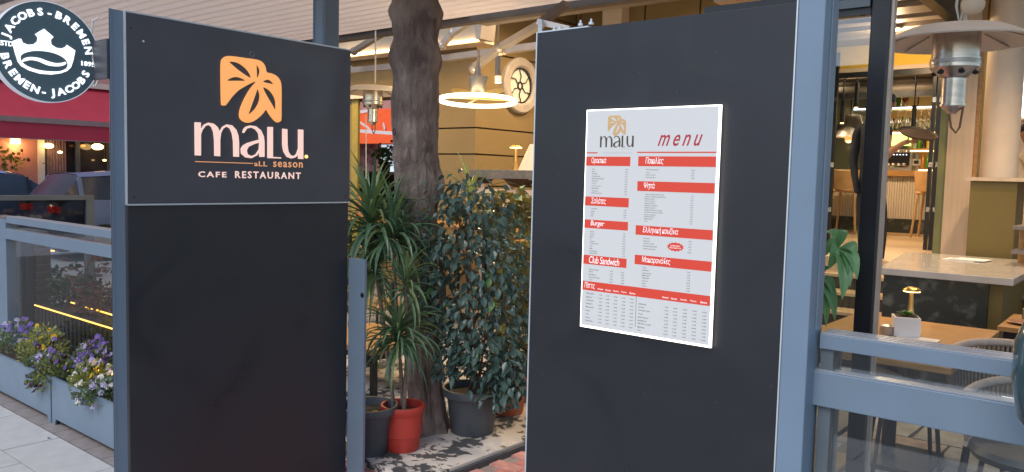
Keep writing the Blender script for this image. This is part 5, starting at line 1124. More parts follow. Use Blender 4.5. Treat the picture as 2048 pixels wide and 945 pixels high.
pot('plant_pot', 'dark pot of the palmate plant behind the blue post', Vector((h2.x - .06, 3.0 + .16, .0)), .17, .13, .32, dkpot_m)

# honey wood table and its things
T = .75
tb = thing('wooden_table', 'honey wood table behind the right railing', 'table', (-1.2, 5.2, 0))
box('tabletop', wood_m, tb, -1.68, -.80, 4.45, 5.88, T - .035, T, bevel=.004)
MB().tube([(-1.24, 5.15, .03), (-1.24, 5.15, T - .036)], .04, 14).build('pedestal', black_m, tb); box('foot', black_m, tb, -1.5, -.98, 4.9, 5.4, .004, .03)
mc = aZ(1820, 640, T); mc.z = T + .001; mush('brass mushroom lamp glowing on the honey wood table', mc, .225, .058)
pc = aZ(1803, 675, T); cube = thing('cube_pot', 'white faceted cube pot with a succulent on the honey wood table', 'plant pot', (pc.x, pc.y + .08, T + .001)); s_ = .076
bm_ = MB(); cx, cy = pc.x, pc.y + .08; ang = R_(22); ux = Vector((math.cos(ang), math.sin(ang), 0)); uy = Vector((-math.sin(ang), math.cos(ang), 0))
bm_.prism([(-s_ * .94, -s_ * .94), (s_ * .94, -s_ * .94), (s_ * .94, s_ * .94), (-s_ * .94, s_ * .94)], (Vector((cx, cy, T + .001)), ux, uy, ZU), 0, .118); bm_.build('pot', white_m, cube, bevel=.004)
MB().prism([(-s_ * .8, -s_ * .8), (s_ * .8, -s_ * .8), (s_ * .8, s_ * .8), (-s_ * .8, s_ * .8)], (Vector((cx, cy, T + .1195)), ux, uy, ZU), 0, .002).build('soil', soil_m, cube)
su = thing('succulent', 'small green succulent growing in the white cube pot', 'plant', (cx, cy, T + .122))
for k in range(26):
    a_ = k * 2.4; l_ = .052 * (1 - k / 40); el = .25 + k * .045; piece('leaf', FB if k % 3 else FL[0], su, (cx, cy, T + .124), (0, -el, a_), l_ * 1.3)
ac = aZ(1770, 672, T); at_ = thing('ashtray', 'round steel ashtray left of the white cube pot', 'ashtray', (ac.x, ac.y, T + .001)); MB().lathe([(0, 0), (.045, 0), (.047, .05), (.043, .055), (.03, .05), (.0, .03)], (ac.x, ac.y + .05, T + .001), 28).build('bowl', alu_m, at_, smooth=True)
nc = aZ(1838, 681, T); nk = thing('paper_sheet', 'white paper slip lying by the cube pot', 'paper', (nc.x, nc.y, T + .001)); box('sheet', paper_m, nk, nc.x - .12, nc.x + .10, nc.y - .02, nc.y + .08, T + .001, T + .006)

# marble block counter
mk = thing('marble_counter', 'dark green marble counter with a pale marble top', 'counter', (-1.4, 7.6, 0))
MB().prism([(-1.79, 6.80), (-.86, 6.80), (-.86, 8.70), (-2.03, 8.70)], (Vector(), XU, YU, ZU), .945, 1.0).build('top', wmarb_m, mk, bevel=.006)
MB().prism([(-1.755, 6.84), (-1.02, 6.84), (-1.02, 8.66), (-1.98, 8.66)], (Vector(), XU, YU, ZU), 0, .944).build('body', marb_m, mk)
box('side_panel', olive_m, mk, -1.019, -.93, 6.86, 8.6, 0, .943)
c_ = aZ(1920, 520, 1.0); mg = thing('magazine', 'folded papers lying on the pale marble top', 'paper', (c_.x, c_.y, 1.001))
for k in range(3): MB().prism([(-.13 + k * .05, -.1), (.13 + k * .04, -.13), (.16 + k * .04, .12), (-.10 + k * .04, .14)], (Vector((c_.x, c_.y, 1.001 + .004 * k)), XU, YU, ZU), 0, .003).build('sheet', paper_m if k != 1 else mgrey, mg)
# olive cabinet, ash veneer panel, column
OYY = 8.78; xa = aY(1936, 440, OYY).x; xb = aY(2030, 440, OYY).x; zc = aY(1985, 363, OYY).z
oc = thing('olive_cabinet', 'olive green cabinet with a pale cap behind the marble counter', 'cabinet', ((xa + xb) / 2, OYY, 0)); box('body', olive_m, oc, xa, xb, OYY, OYY + .5, 0, zc); box('cap', panelwood_m, oc, xa - .04, xb + .5, OYY - .03, OYY + .55, zc + .001, zc + .035)
xs1 = [aY(p, 250, 9.5).x for p in (1879, 1897, 1950, 1958)]
vp = thing('veneer_wall_panel', 'tall pale ash veneer panel right of the glass doors', 'wall panel', (xs1[1], 9.5, 0)); box('board', panelwood_m, vp, xs1[1], xs1[2], 9.5, 9.6, 0, 4.29); box('brown_strip', wood_m, vp, xs1[2] + .001, xs1[3], 9.52, 9.6, 0, 4.29)
gp = thing('green_wall_strip', 'narrow moss green wall strip beside the black door frame', 'wall panel', (xs1[0], 9.5, 0)); box('board', green_m, gp, xs1[0], xs1[1] - .001, 9.53, 9.6, 0, 4.29)
xc0 = aY(1958, 200, 9.45).x; xc1 = aY(2036, 200, 9.45).x; cc = thing('round_column', 'smooth cream round column at the upper right', 'column', ((xc0 + xc1) / 2, 9.6, 0)); MB().lathe([((xc1 - xc0) / 2, 0), ((xc1 - xc0) / 2, 4.29)], ((xc0 + xc1) / 2, 9.75, 0), 40).build('shaft', cream_m, cc, smooth=True)
q = aY(2034, 130, 11.3); q2 = aY(2100, 232, 11.3); wp_ = thing('light_panel', 'bright white light panel at the upper right edge', 'lamp', (q.x, 11.3, q2.z)); box('diffuser', whitewin_e, wp_, q.x, q2.x + .6, 11.3, 11.34, q2.z, q.z); box('frame', cream_m, wp_, q.x - .03, q2.x + .63, 11.341, 11.4, q2.z - .03, q.z + .03)
rwl = thing('inner_wall', 'cream inner wall at the right edge', 'wall', (0, 11.5, 0)); box('wall', cream_m, rwl, xs1[3] + .05, 3, 11.5, 11.7, 0, 4.29)
# shelf with warm light at right edge
q = aY(2030, 440, 8.0); sh = thing('lit_shelf', 'dark shelf with a warm light at the right edge', 'shelf', (q.x, 8.0, 0))
for py in (452, 500, 590): z_ = aY(2035, py, 8.0).z; box('board', brownb_m, sh, q.x, q.x + .9, 7.9, 8.3, z_ - .03, z_)
box('back', wood_m, sh, q.x, q.x + .9, 8.301, 8.33, 0, aY(2035, 452, 8.0).z); z_ = aY(2044, 540, 8.0).z; MB().ball((q.x + .12, 8.1, z_), .05).build('bulb', bulb_e, sh, smooth=True)
q = aZ(2012, 640, .75); st2 = thing('side_table', 'small wood-topped table at the right edge beside the marble counter', 'table', (q.x, q.y, 0)); box('top', wood_m, st2, q.x, q.x + .6, q.y - .35, q.y + .35, .72, .75); box('base', black_m, st2, q.x + .03, q.x + .57, q.y - .3, q.y + .3, 0.01, .719)
jr = thing('spice_jar', 'short steel-lidded jar on the small table at the right edge', 'jar', (q.x + .13, q.y, .751)); MB().lathe([(0, 0), (.045, 0), (.045, .08), (.04, .085), (0, .085)], (q.x + .13, q.y + .05, .751), 20).build('body', alu_m, jr, smooth=True)
dsh = thing('plate', 'flat brown plate on the small table at the right edge', 'plate', (q.x + .1, q.y - .12, .751)); MB().lathe([(0, 0), (.06, 0), (.10, .015), (.095, .018), (0, .008)], (q.x + .12, q.y - .12, .751), 28).build('dish', mat('brown_dish', (.3, .16, .10), .3), dsh, smooth=True)

# glass door wall y=11 : black frames + yellow fascia
DY = 11.0; zy1 = aY(1760, 84, DY).z; zy0 = aY(1760, 134, DY).z
yf = thing('yellow_fascia', 'bright yellow fascia board over the glass doors', 'fascia', (-3, DY, zy0)); box('board', yelb_m, yf, BX + .1, aY(1885, 100, DY).x, DY, DY + .1, zy0, zy1); box('lower_band', cream_m, yf, BX + .1, aY(1885, 100, DY).x, DY - .02, DY + .1, zy0 - .05, zy0 - .001)
box('reveal', black_m, yf, BX + .1, aY(1885, 100, DY).x, DY, DY + .1, zy0 - .12, zy0 - .051)
box('upper_wall', olive_m, yf, BX + .1, 3, DY + .11, DY + .2, zy1 - .02, 4.29)
for lbl, pxa, pxb, top in (('slim black door upright just right of the blue post', 1659, 1671, 108), ('slim black door upright left of the green wall strip', 1860, 1867, 130), ('thicker black door upright against the green wall strip', 1870, 1881, 130)):
    xa_ = aY(pxa, 300, DY).x; xb_ = aY(pxb, 300, DY).x; t = thing('door_upright', lbl, 'door frame', (xa_, DY, FZ), 'black uprights of the glass doors'); box('profile', black_m, t, xa_, xb_, DY - .06, DY - .001, FZ, aY(pxa, top, DY).z)
    for py in (200, 330, 420): q = aY(pxb, py, DY - .06); box('hinge', steel_m, t, xb_ - .03, xb_ + .01, DY - .075, DY - .0605, q.z - .03, q.z + .03)
# louvred ceiling strips
LZ = 3.45
lc = thing('louvred_ceiling', 'beige and black louvred ceiling strips at the upper right', 'ceiling', (-2, 9.5, LZ)); xr_ = aZ(1852, 0, LZ).x; xl_ = aZ(1560, 60, LZ).x
for a_, b_ in ((-30, -8), (0, 6), (26, 40), (48, 55), (64, 74), (80, 93)):
    ya_ = aZ(1700, a_, LZ).y; yb_ = min(DY - .01, aZ(1700, b_, LZ).y); box('strip', slat_m, lc, xl_, xr_, ya_, yb_, LZ, LZ + .05)
box('end_frame', black_m, lc, xr_ + .001, xr_ + .12, 7.4, DY - .01, LZ - .06, LZ + .2); box('backing', black_m, lc, xl_, xr_, 7.4, DY, LZ + .12, LZ + .14)
# interior: dark ceiling, back wall, bar
bw = thing('back_wall', 'sage green back wall of the bar room', 'wall', (-5, 17, 0)); box('wall', sage_m, bw, BX + .01, 3, 17.3, 17.5, FZ, 4.29); box('right_return', sage_m, bw, -2.0, -1.9, 11.8, 17.29, FZ, 4.29)
ic = thing('bar_ceiling', 'dark brown ceiling with ducts above the bar', 'ceiling', (-4, 14, 3.45)); box('ceiling', dwood_m, ic, BX + .01, -2.01, 11.15, 17.28, 3.62, 3.7)
for k, (py, r_) in enumerate(((150, .10), (166, .07), (180, .09))): q = aY(1760, py, 13.2); MB().tube([(BX + .1, 13.2, q.z), (-2.1, 13.2, q.z)], r_, 10).build('duct', brownb_m, ic, smooth=True)
box('beam', black_m, ic, BX + .1, -2.02, 12.9, 13.0, aY(1760, 196, 12.9).z, aY(1760, 184, 12.9).z)
BYY = 14.0; z1 = aY(1760, 341, BYY).z; z2_ = aY(1760, 352, BYY).z; z3 = aY(1760, 436, BYY).z; z4 = aY(1760, 466, BYY).z
bc = thing('bar_counter', 'long bar with wooden top, ribbed pale front and dark skirting', 'counter', (-4, BYY, FZ)); xL = -6.5; xR = -2.3
box('wooden_top', wood_m, bc, xL, xR, BYY - .1, BYY + .6, z2_, z1); mb = MB()
nr = 110
for k in range(nr): xx = xL + (xR - xL) * k / nr; mb.lathe([((xR - xL) / nr * .5, z3), ((xR - xL) / nr * .5, z2_ - .002)], (xx, BYY, 0), 6)
mb.build('ribs', mat('pale_ribbed_plaster', (.55, .49, .40), .7, 0, .04, 5), bc, smooth=True, kind='stuff'); box('front', cream_m, bc, xL, xR, BYY + .002, BYY + .1, z3, z2_ - .001); box('skirting', marb_m, bc, xL, xR, BYY - .03, BYY + .1, max(FZ + .002, z4), z3 - .001); box('kick', woodp_m, bc, xL, xR, BYY - .05, BYY - .031, FZ + .001, max(FZ + .03, z4))
def barchair(label, px):
    q = aY(px, 350, 13.4); t = thing('bar_chair', label, 'chair', (q.x, 13.4, FZ), 'wooden bar chairs'); zs_ = FZ + .66
    for sx in (-.2, .2):
        for sy in (-.18, .18): MB().tube([(q.x + sx * .8, 13.4 + sy, zs_), (q.x + sx * 1.1, 13.4 + sy * 1.3, FZ + .01)], .018, 8).build('leg', chairw_m, t)
    box('seat', chairw_m, t, q.x - .2, q.x + .2, 13.2, 13.6, zs_, zs_ + .05, bevel=.02); MB().lathe([(.24, zs_ + .05), (.27, zs_ + .35), (.26, zs_ + .36), (.22, zs_ + .05)], (q.x, 13.4, 0), 24).build('shell_back', chairw_m, t, smooth=True)
barchair('pale wooden bar chair left of the waiter', 1697); barchair('pale wooden bar chair beside the right door uprights', 1868)
# back bar shelves
bb = thing('back_bar', 'warmly lit back bar shelves full of bottles', 'shelf', (-3.6, 16.2, FZ)); q0 = aY(1766, 330, 16.2); q1 = aY(1875, 330, 16.2)
box('back_panel', mat('amber_backboard', (.55, .38, .16), .6, 0, .1, 3), bb, q0.x - .3, q1.x + .3, 16.5, 16.54, FZ, 3.4)
for py in (262, 298, 336): z_ = aY(1810, py, 16.2).z; box('shelf_board', wood_m, bb, q0.x - .3, q1.x + .3, 16.1, 16.49, z_ - .03, z_); MB().tube([(q0.x - .3, 16.12, z_ - .045), (q1.x + .3, 16.12, z_ - .045)], .014, 6).build('light_line', led_warm, bb)
lamp('shelf_light', 'AREA', ((q0.x + q1.x) / 2, 15.9, aY(1810, 262, 16.2).z + .3), 45, (1, .66, .30), bb, 2.2, (R_(-60), 0, 0), .3)
bc_ = [('green', (.06, .25, .04)), ('amber', (.5, .22, .04)), ('clear', (.5, .5, .42)), ('dark', (.03, .03, .02)), ('gold', (.6, .40, .08))]; bmats = [mat('bottle_' + n_, c3, .15, 0, .1) for n_, c3 in bc_]
rb_ = random.Random(4); bmesh_ = [mesh_only(MB().lathe([(0, 0), (.035, 0), (.037, .16), (.014, .21), (.013, .27), (0, .27)], (0, 0, 0), 10), 'bottle', m) for m in bmats]
kk = 0
for si, py in enumerate((262, 298, 336)):
    z_ = aY(1810, py, 16.2).z
    for k in range(12):
        o = piece('bottle', bmesh_[rb_.randrange(5)], None, (q0.x + .05 + k * (q1.x - q0.x) / 12, 16.28 + rb_.uniform(-.03, .03), z_ + .002), None, rb_.uniform(.85, 1.1)); tag(o, 'bottle standing on the %s lit shelf of the back bar' % ('upper', 'middle', 'lower')[si], 'bottle', 'bottles on the %s back bar shelf' % ('upper', 'middle', 'lower')[si])
gq = aY(1803, 280, 15.9); gq2 = aY(1822, 268, 15.9); gs_ = thing('green_screen', 'bright green lit screen behind the tray', 'screen', gq); box('panel', emis('green_screen_glow', (.45, .9, .05), .9), gs_, aY(1783, 280, 15.9).x, gq2.x, 15.9, 15.95, aY(1783, 292, 15.9).z, gq2.z); box('stand', black_m, gs_, gq.x - .05, gq.x + .05, 15.951, 16.05, FZ, gq.z)
# glass rack
rz_ = aY(1800, 219, 14.3).z; gr = thing('glass_rack', 'overhead rack with a pale light line and hanging stemmed glasses', 'rack', (-3.3, 14.3, rz_)); xa_ = aY(1712, 219, 14.3).x; xb_ = aY(1875, 219, 14.3).x
box('shelf', alu_m, gr, xa_, xb_, 14.2, 14.5, rz_, rz_ + .03); MB().tube([(xa_, 14.18, rz_ + .01), (xb_, 14.18, rz_ + .01)], .014, 6).build('light_line', emis('cool_led', (.85, .92, 1), 2.2), gr); MB().tube([(xa_, 14.2, rz_ - .12), (xb_, 14.2, rz_ - .12)], .01, 6).build('bar', gold_m, gr)
for x_ in (xa_ + .3, xb_ - .3): MB().tube([(x_, 14.35, rz_ + .03), (x_, 14.35, 3.61)], .012, 6).build('rod', black_m, gr)
gm = mesh_only(MB().lathe([(.035, 0), (.035, -.005), (.006, -.012), (.005, -.09), (.03, -.12), (.048, -.17), (.043, -.235), (.041, -.235), (.045, -.17), (.028, -.125), (0, -.1)], (0, 0, 0), 18), 'glass', winelg)
for k in range(7):
    q = aY(1780 + k * 15.6, 226, 14.3); o = piece('wine_glass', gm, None, (q.x, 14.3, rz_ - .015), None, 1.25); tag(o, 'stemmed glass hanging upside down from the bar rack, %s from the left' % ('first', 'second', 'third', 'fourth', 'fifth', 'sixth', 'seventh')[k], 'glass', 'glasses hanging from the bar rack')
lamp('rack_light', 'AREA', ((xa_ + xb_) / 2, 14.9, rz_ - .05), 30, (1, .78, .45), gr, 2.0, (R_(30), 0, 0), .2)
q = aY(1786, 205, 15.0); ps_ = thing('poster', 'green framed picture above the glass rack', 'picture', q); q2 = aY(1804, 222, 15.0); box('print', mat('green_print', (.12, .30, .07), .6), ps_, q.x, q2.x, 15.0, 15.03, q2.z, aY(1786, 192, 15.0).z)
q = aY(1806, 192, 15.0); q2 = aY(1820, 219, 15.0); ps_ = thing('glass_ornament', 'arched glass ornament with a red heart beside the green picture', 'ornament', (q.x, 14.95, q2.z)); xm = (q.x + q2.x) / 2; hh = q.z - q2.z
MB().lathe([(.001, hh), (.05, hh * .93), ((q2.x - q.x) / 2, hh * .75), ((q2.x - q.x) / 2, 0), (0, 0)], (xm, 14.9, q2.z), 20).build('dome', winelg, ps_, smooth=True); MB().ball((xm, 14.9, q2.z + hh * .68), .045, .03, .05, 10, 8).build('heart', red_m, ps_, smooth=True); MB().tube([(xm, 14.9, q2.z), (xm, 14.9, q2.z + hh * .6)], .006, 6).build('stem', gold_m, ps_); box('base', wood_m, ps_, xm - .1, xm + .1, 14.82, 14.98, q2.z - .03, q2.z - .001)
# coffee machine, terminal
q = aY(1770, 340, 14.15); q2 = aY(1824, 306, 14.15); cm = thing('coffee_machine', 'black and chrome coffee machine on the bar', 'coffee machine', (q.x, 14.15, z1)); box('body', black_m, cm, q.x, q2.x, 14.05, 14.45, z1 + .08, q2.z, bevel=.02); box('base', alu_m, cm, q.x, q2.x, 14.0, 14.45, z1 + .001, z1 + .05); box('end_plate', alu_m, cm, q2.x + .001, q2.x + .04, 14.02, 14.46, z1 + .001, q2.z + .01)
for k in range(4): xk = q.x + (q2.x - q.x) * (.2 + .2 * k); MB().lathe([(.03, 0), (.035, -.04), (0, -.04)], (xk, 14.03, z1 + .12), 12).build('group_head', alu_m, cm)
for k in range(7): xk = q.x + (q2.x - q.x) * (.14 + .12 * k); MB().ball((xk, 14.045, q2.z - .035), .008, n=8, m=6).build('indicator', emis('cool_indicator', (.7, .85, 1), 3) if k == 0 else MATS['cool_indicator'], cm)
for k in range(6): o = MB().lathe([(.025, 0), (.03, .05), (.028, .05), (.022, .005), (0, .005)], (q.x + .05 + k * .06, 14.1, q2.z + .002), 12).build('coffee_cup', white_m, None, loc=(q.x + .05 + k * .06, 14.1, q2.z + .002)); tag(o, ['leftmost white cup on top of the coffee machine', 'second white cup from the left on the coffee machine', 'third white cup from the left on the coffee machine', 'fourth white cup from the left on the coffee machine', 'fifth white cup from the left on the coffee machine', 'rightmost white cup on top of the coffee machine'][k], 'cup', 'cups on the coffee machine')
q = aY(1834, 330, 14.0); tm = thing('beer_tap', 'small chrome tap with square badge on the bar, right of the coffee machine', 'tap', (q.x, 14.0, z1)); MB().tube([(q.x, 14.0, z1), (q.x, 14.0, z1 + .26)], .025, 12).build('column', alu_m, tm); box('badge', wmarb_m, tm, q.x - .06, q.x + .06, 13.95, 13.97, z1 + .08, z1 + .19, bevel=.01); box('badge_display', black_m, tm, q.x - .035, q.x + .035, 13.944, 13.949, z1 + .11, z1 + .16); MB().lathe([(0, .05), (.02, .04), (.012, 0)], (q.x, 14.0, z1 + .26), 12).build('knob', gold_m, tm)
# rods and shade left of the waiter
for lbl, px, p0, p1 in (('thin black rod pendant left of the waiter', 1684, 150, 246), ('thin black rod pendant above the tray', 1826, 140, 262), ('thin black rod pendant just left of the black frame', 1712, 140, 215)):
    a_ = aY(px, p0, 12.2); b_ = aY(px, p1, 12.2); t = thing('rod_pendant', lbl, 'lamp', b_, 'rod pendants in front of the bar'); MB().tube([(b_.x, 12.2, 3.61), (b_.x, 12.2, b_.z + .35)], .01, 6).build('rod', black_m, t); MB().tube([(b_.x, 12.2, b_.z + .35), b_], .03, 12).build('tube', black_m, t); MB().tube([b_ - Vector((0, 0, .001)), b_ - Vector((0, 0, .012))], .024, 12).build('glow', bulb_e, t)
    lamp('rod_light', 'SPOT', b_ - Vector((0, 0, .03)), 18, (1, .68, .36), t, .03)
q = aY(1701, 255, 13.6); hd_ = thing('hood_shade', 'taupe flared hood with orange glow below it, left of the waiter', 'lamp', q); MB().lathe([(.14, .20), (.20, 0), (.30, -.16), (.285, -.16), (.19, 0), (.13, .2)], q, 24).build('shade', arm_m, hd_, smooth=True); MB().ball(q - Vector((.02, 0, .2)), .06, .06, .05, 14, 8).build('bulb', bulbo_e, hd_, smooth=True); MB().tube([q + Vector((0, 0, .2)), (q.x, q.y, 3.61)], .012, 6).build('rod', black_m, hd_)
lamp('hood_light', 'POINT', q - Vector((0, 0, .3)), 14, (1, .55, .25), hd_, .08)
# added ceiling downlights, unseen fittings that brighten terrace and interior
def down(label, x, y, z, en, col=(1, .70, .40), spot=110):
    t = thing('added_downlight', label, 'lamp', (x, y, z), 'added ceiling downlights'); MB().lathe([(.0, -.012), (.075, -.012), (.095, -.02), (.10, 0)], (x, y, z), 24).build('fitting', cream_m, t, smooth=True); MB().lathe([(0, -.0125), (.07, -.0125)], (x, y, z), 20).build('lens', bulb_e, t)
    l = lamp('downlight', 'SPOT' if spot else 'POINT', (x, y, z - .12), en, col, t, .06)
    if spot: l.data.spot_size = R_(spot); l.data.spot_blend = .6
    return t
down('added downlight above the steps', -2.6, 9.9, LZ - .001, 48, spot=0); down('added downlight above the marble counter', -1.6, 7.2, 4.29, 190); down('added downlight over the honey wood table', -1.0, 5.9, 4.29, 95)
down('added downlight in the bar room nearer the doors', -3.3, 12.3, 3.61, 300, spot=150); down('added downlight in the bar room further left', -4.7, 13.0, 3.61, 300, spot=150); down('added downlight before the yellow panel wall', -4.6, 8.4, 4.29, 520, spot=150); down('added downlight by the round window', -5.6, 7.4, 4.29, 190, spot=140); down('added downlight over the cabinet', -.6, 8.0, 4.29, 340)
down('added downlight over the passage', -8.8, 6.3, 4.29, 170); down('added downlight behind the trunk', -6.3, 6.3, 4.29, 50)

# ================================================================== PEOPLE
def skinned(name, joints, links, mats_fn, parent, mats_, sub=2):
    me = bpy.data.meshes.new(name); keys = list(joints); me.from_pydata([joints[k][0] - ORG[parent] for k in keys], [(keys.index(a_), keys.index(b_)) for a_, b_ in links], [])
    o = bpy.data.objects.new(name, me); COL.objects.link(o); sk = o.modifiers.new('skin', 'SKIN'); sk.use_smooth_shade = True
    for k, v in zip(keys, me.skin_vertices[0].data): r_ = joints[k][1]; v.radius = r_ if isinstance(r_, tuple) else (r_, r_)
    me.skin_vertices[0].data[0].use_root = True
    ss_ = o.modifiers.new('sub', 'SUBSURF'); ss_.levels = sub; ss_.render_levels = sub
    bpy.context.view_layer.update(); dg_ = bpy.context.evaluated_depsgraph_get(); m2 = bpy.data.meshes.new_from_object(o.evaluated_get(dg_)); o.modifiers.clear(); o.data = m2
    for q in mats_: m2.materials.append(q)
    m2.polygons.foreach_set('material_index', [mats_fn(p.center + ORG[parent]) for p in m2.polygons]); m2.polygons.foreach_set('use_smooth', [True] * len(m2.polygons)); o.parent = parent; return o
WYY = 8.95 + .25
def w_(px, py, dy=0): return aY(px, py, WYY + dy)
wa_ = thing('person', 'waiter in black clothes holding up a round brown tray behind the black frame', 'person', (w_(1745, 560).x, WYY, FZ))
J = {'pelvis': (w_(1742, 392), (.15, .11)), 'waist': (w_(1741, 345), (.145, .105)), 'chest': (w_(1742, 290), (.175, .115)), 'neck0': (w_(1752, 252), (.10, .09)), 'neck': (w_(1762, 236), .052), 'chin': (w_(1770, 224), .055), 'head': (w_(1773, 208), .088), 'crown': (w_(1774, 194), .070),
 'shL': (w_(1716, 262), .062), 'elL': (w_(1706, 322, -.05), .048), 'wrL': (w_(1712, 372, -.12), .032), 'hL': (w_(1715, 388, -.13), .036),
 'shR': (w_(1775, 262, -.02), .062), 'elR': (w_(1768, 318, -.15), .046), 'foR': (w_(1786, 300, -.22), .034), 'wrR': (w_(1805, 287, -.30), .026), 'palm': (w_(1818, 283, -.33), (.036, .02)),
 'hiL': (w_(1728, 408), .095), 'knL': (w_(1727, 470), .065), 'anL': (w_(1725, 540), .045), 'toL': (w_(1722, 556, -.14), .04), 'hiR': (w_(1757, 408), .095), 'knR': (w_(1762, 470), .065), 'anR': (w_(1757, 540), .045), 'toR': (w_(1760, 556, -.14), .04)}
LK = [('pelvis', 'waist'), ('waist', 'chest'), ('chest', 'neck0'), ('neck0', 'neck'), ('neck', 'chin'), ('chin', 'head'), ('head', 'crown'), ('neck0', 'shL'), ('shL', 'elL'), ('elL', 'wrL'), ('wrL', 'hL'), ('neck0', 'shR'), ('shR', 'elR'), ('elR', 'foR'), ('foR', 'wrR'), ('wrR', 'palm'), ('pelvis', 'hiL'), ('hiL', 'knL'), ('knL', 'anL'), ('anL', 'toL'), ('pelvis', 'hiR'), ('hiR', 'knR'), ('knR', 'anR'), ('anR', 'toR')]
zhd = w_(1765, 238).z; xsl = w_(1776, 300).x; zel = w_(1770, 326).z; zhand = w_(1715, 368).z; xh = w_(1719, 370).x
skinned('body', J, LK, lambda c_: 0 if (c_.z > zhd or (c_.x > xsl and c_.z < w_(1770, 270).z and c_.z > zel) ) else 1, wa_, [skin_m, cloth_m])
hq = J['head'][0]; MB().ball(hq + Vector((-.012, .015, .05)), .098, .105, .085, 20, 14).build('hair', hair_m, wa_, smooth=True)
fr = -CF; side = CR
MB().ball(hq + Vector((.02, -.085, -.005)), .014, .02, .02, 8, 6).build('nose', skin_m, wa_, smooth=True)
for sx in (-1, 1): MB().ball(hq + Vector((.02 + sx * .03, -.078, .015)), .011, .008, .007, 8, 6).build('eye', black_m, wa_, smooth=True); MB().ball(hq + Vector((sx * .086, 0, -.005)), .012, .02, .03, 8, 6).build('ear', skin_m, wa_, smooth=True)
# tray and fingers
tq = w_(1836, 268, -.34); nrm = Vector((-.20, -.25, 1)).normalized(); tx = Vector((0, 1, 0)).cross(nrm).normalized(); ty = nrm.cross(tx)
tr_ = thing('serving_tray', 'round dark brown tray balanced on the waiter\'s fingers', 'tray', tq)
tilt = Vector((.30, 0, -.10))
def disc(c_, r_, n_, h_, z0): 
    u = n_.orthogonal().normalized(); v = n_.cross(u); return [c_ + u * r_ * math.cos(a_) + v * r_ * math.sin(a_) + n_ * z0 for a_ in [i * math.pi / 24 for i in range(48)]]
nn = Vector((.30, -.30, .95)).normalized(); R1 = .185; vs = disc(tq, R1 * .93, nn, 0, -.008) + disc(tq, R1, nn, 0, .012) + disc(tq, R1 * .985, nn, 0, .012) + disc(tq, R1 * .93, nn, 0, -.002)
fs = [(r * 48 + k, r * 48 + (k + 1) % 48, (r + 1) * 48 + (k + 1) % 48, (r + 1) * 48 + k) for r in range(3) for k in range(48)] + [tuple(range(48))[::-1], tuple(range(144, 192))]
MB().add(vs, fs).build('dish', tray_m, tr_, smooth=True)
pm = J['palm'][0]
for k, (px, py, dy) in enumerate([(1830, 275, -.36), (1836, 277, -.33), (1838, 281, -.30), (1834, 285, -.27), (1816, 275, -.30)]):
    tip = w_(px, py, dy); mid = pm.lerp(tip, .5) + Vector((0, 0, -.012)); MB().tube([pm + (mid - pm) * .15, mid, tip], [.012, .010, .007], 8).build('thumb' if k == 4 else 'finger', skin_m, wa_, smooth=True)
# second person at right edge
GY = 10.4
def g_(px, py, dy=0): return aY(px, py, GY + dy)
gp_ = thing('person', 'person in a cream shirt partly behind the round column at the right edge', 'person', (g_(2075, 400).x, GY, FZ))
J2 = {'pelvis': (g_(2078, 420), (.16, .11)), 'waist': (g_(2077, 385), (.15, .11)), 'chest': (g_(2075, 335), (.185, .12)), 'neck0': (g_(2068, 305), (.10, .09)), 'neck': (g_(2062, 294), .052), 'head': (g_(2057, 268), .092), 'crown': (g_(2056, 252), .075),
 'shL': (g_(2044, 318), .06), 'elL': (g_(2042, 370, -.1), .045), 'hL': (g_(2060, 385, -.25), .034), 'shR': (g_(2104, 318), .06), 'elR': (g_(2110, 370, -.1), .045), 'hR': (g_(2095, 385, -.25), .034),
 'hiL': (g_(2066, 432), .09), 'knL': (g_(2064, 475), .06), 'anL': (g_(2064, 520), .045), 'hiR': (g_(2092, 432), .09), 'knR': (g_(2092, 475), .06), 'anR': (g_(2092, 520), .045)}
LK2 = [('pelvis', 'waist'), ('waist', 'chest'), ('chest', 'neck0'), ('neck0', 'neck'), ('neck', 'head'), ('head', 'crown'), ('neck0', 'shL'), ('shL', 'elL'), ('elL', 'hL'), ('neck0', 'shR'), ('shR', 'elR'), ('elR', 'hR'), ('pelvis', 'hiL'), ('hiL', 'knL'), ('knL', 'anL'), ('pelvis', 'hiR'), ('hiR', 'knR'), ('knR', 'anR')]
zb_ = g_(2062, 298).z; zw_ = g_(2077, 405).z
skinned('body', J2, LK2, lambda c_: 0 if c_.z > zb_ else (1 if c_.z > zw_ else 2), gp_, [skin_m, shirt_m, cloth_m]); hq = J2['head'][0]
MB().ball(hq + Vector((0, .02, .05)), .10, .105, .07, 18, 12).build('cap', cloth_m, gp_, smooth=True); MB().ball(hq + Vector((-.03, -.09, 0)), .014, .02, .02, 8, 6).build('nose', skin_m, gp_, smooth=True)
for sx in (-1, 1): MB().ball(hq + Vector((-.03 + sx * .032, -.083, .018)), .011, .008, .007, 8, 6).build('eye', black_m, gp_, smooth=True)

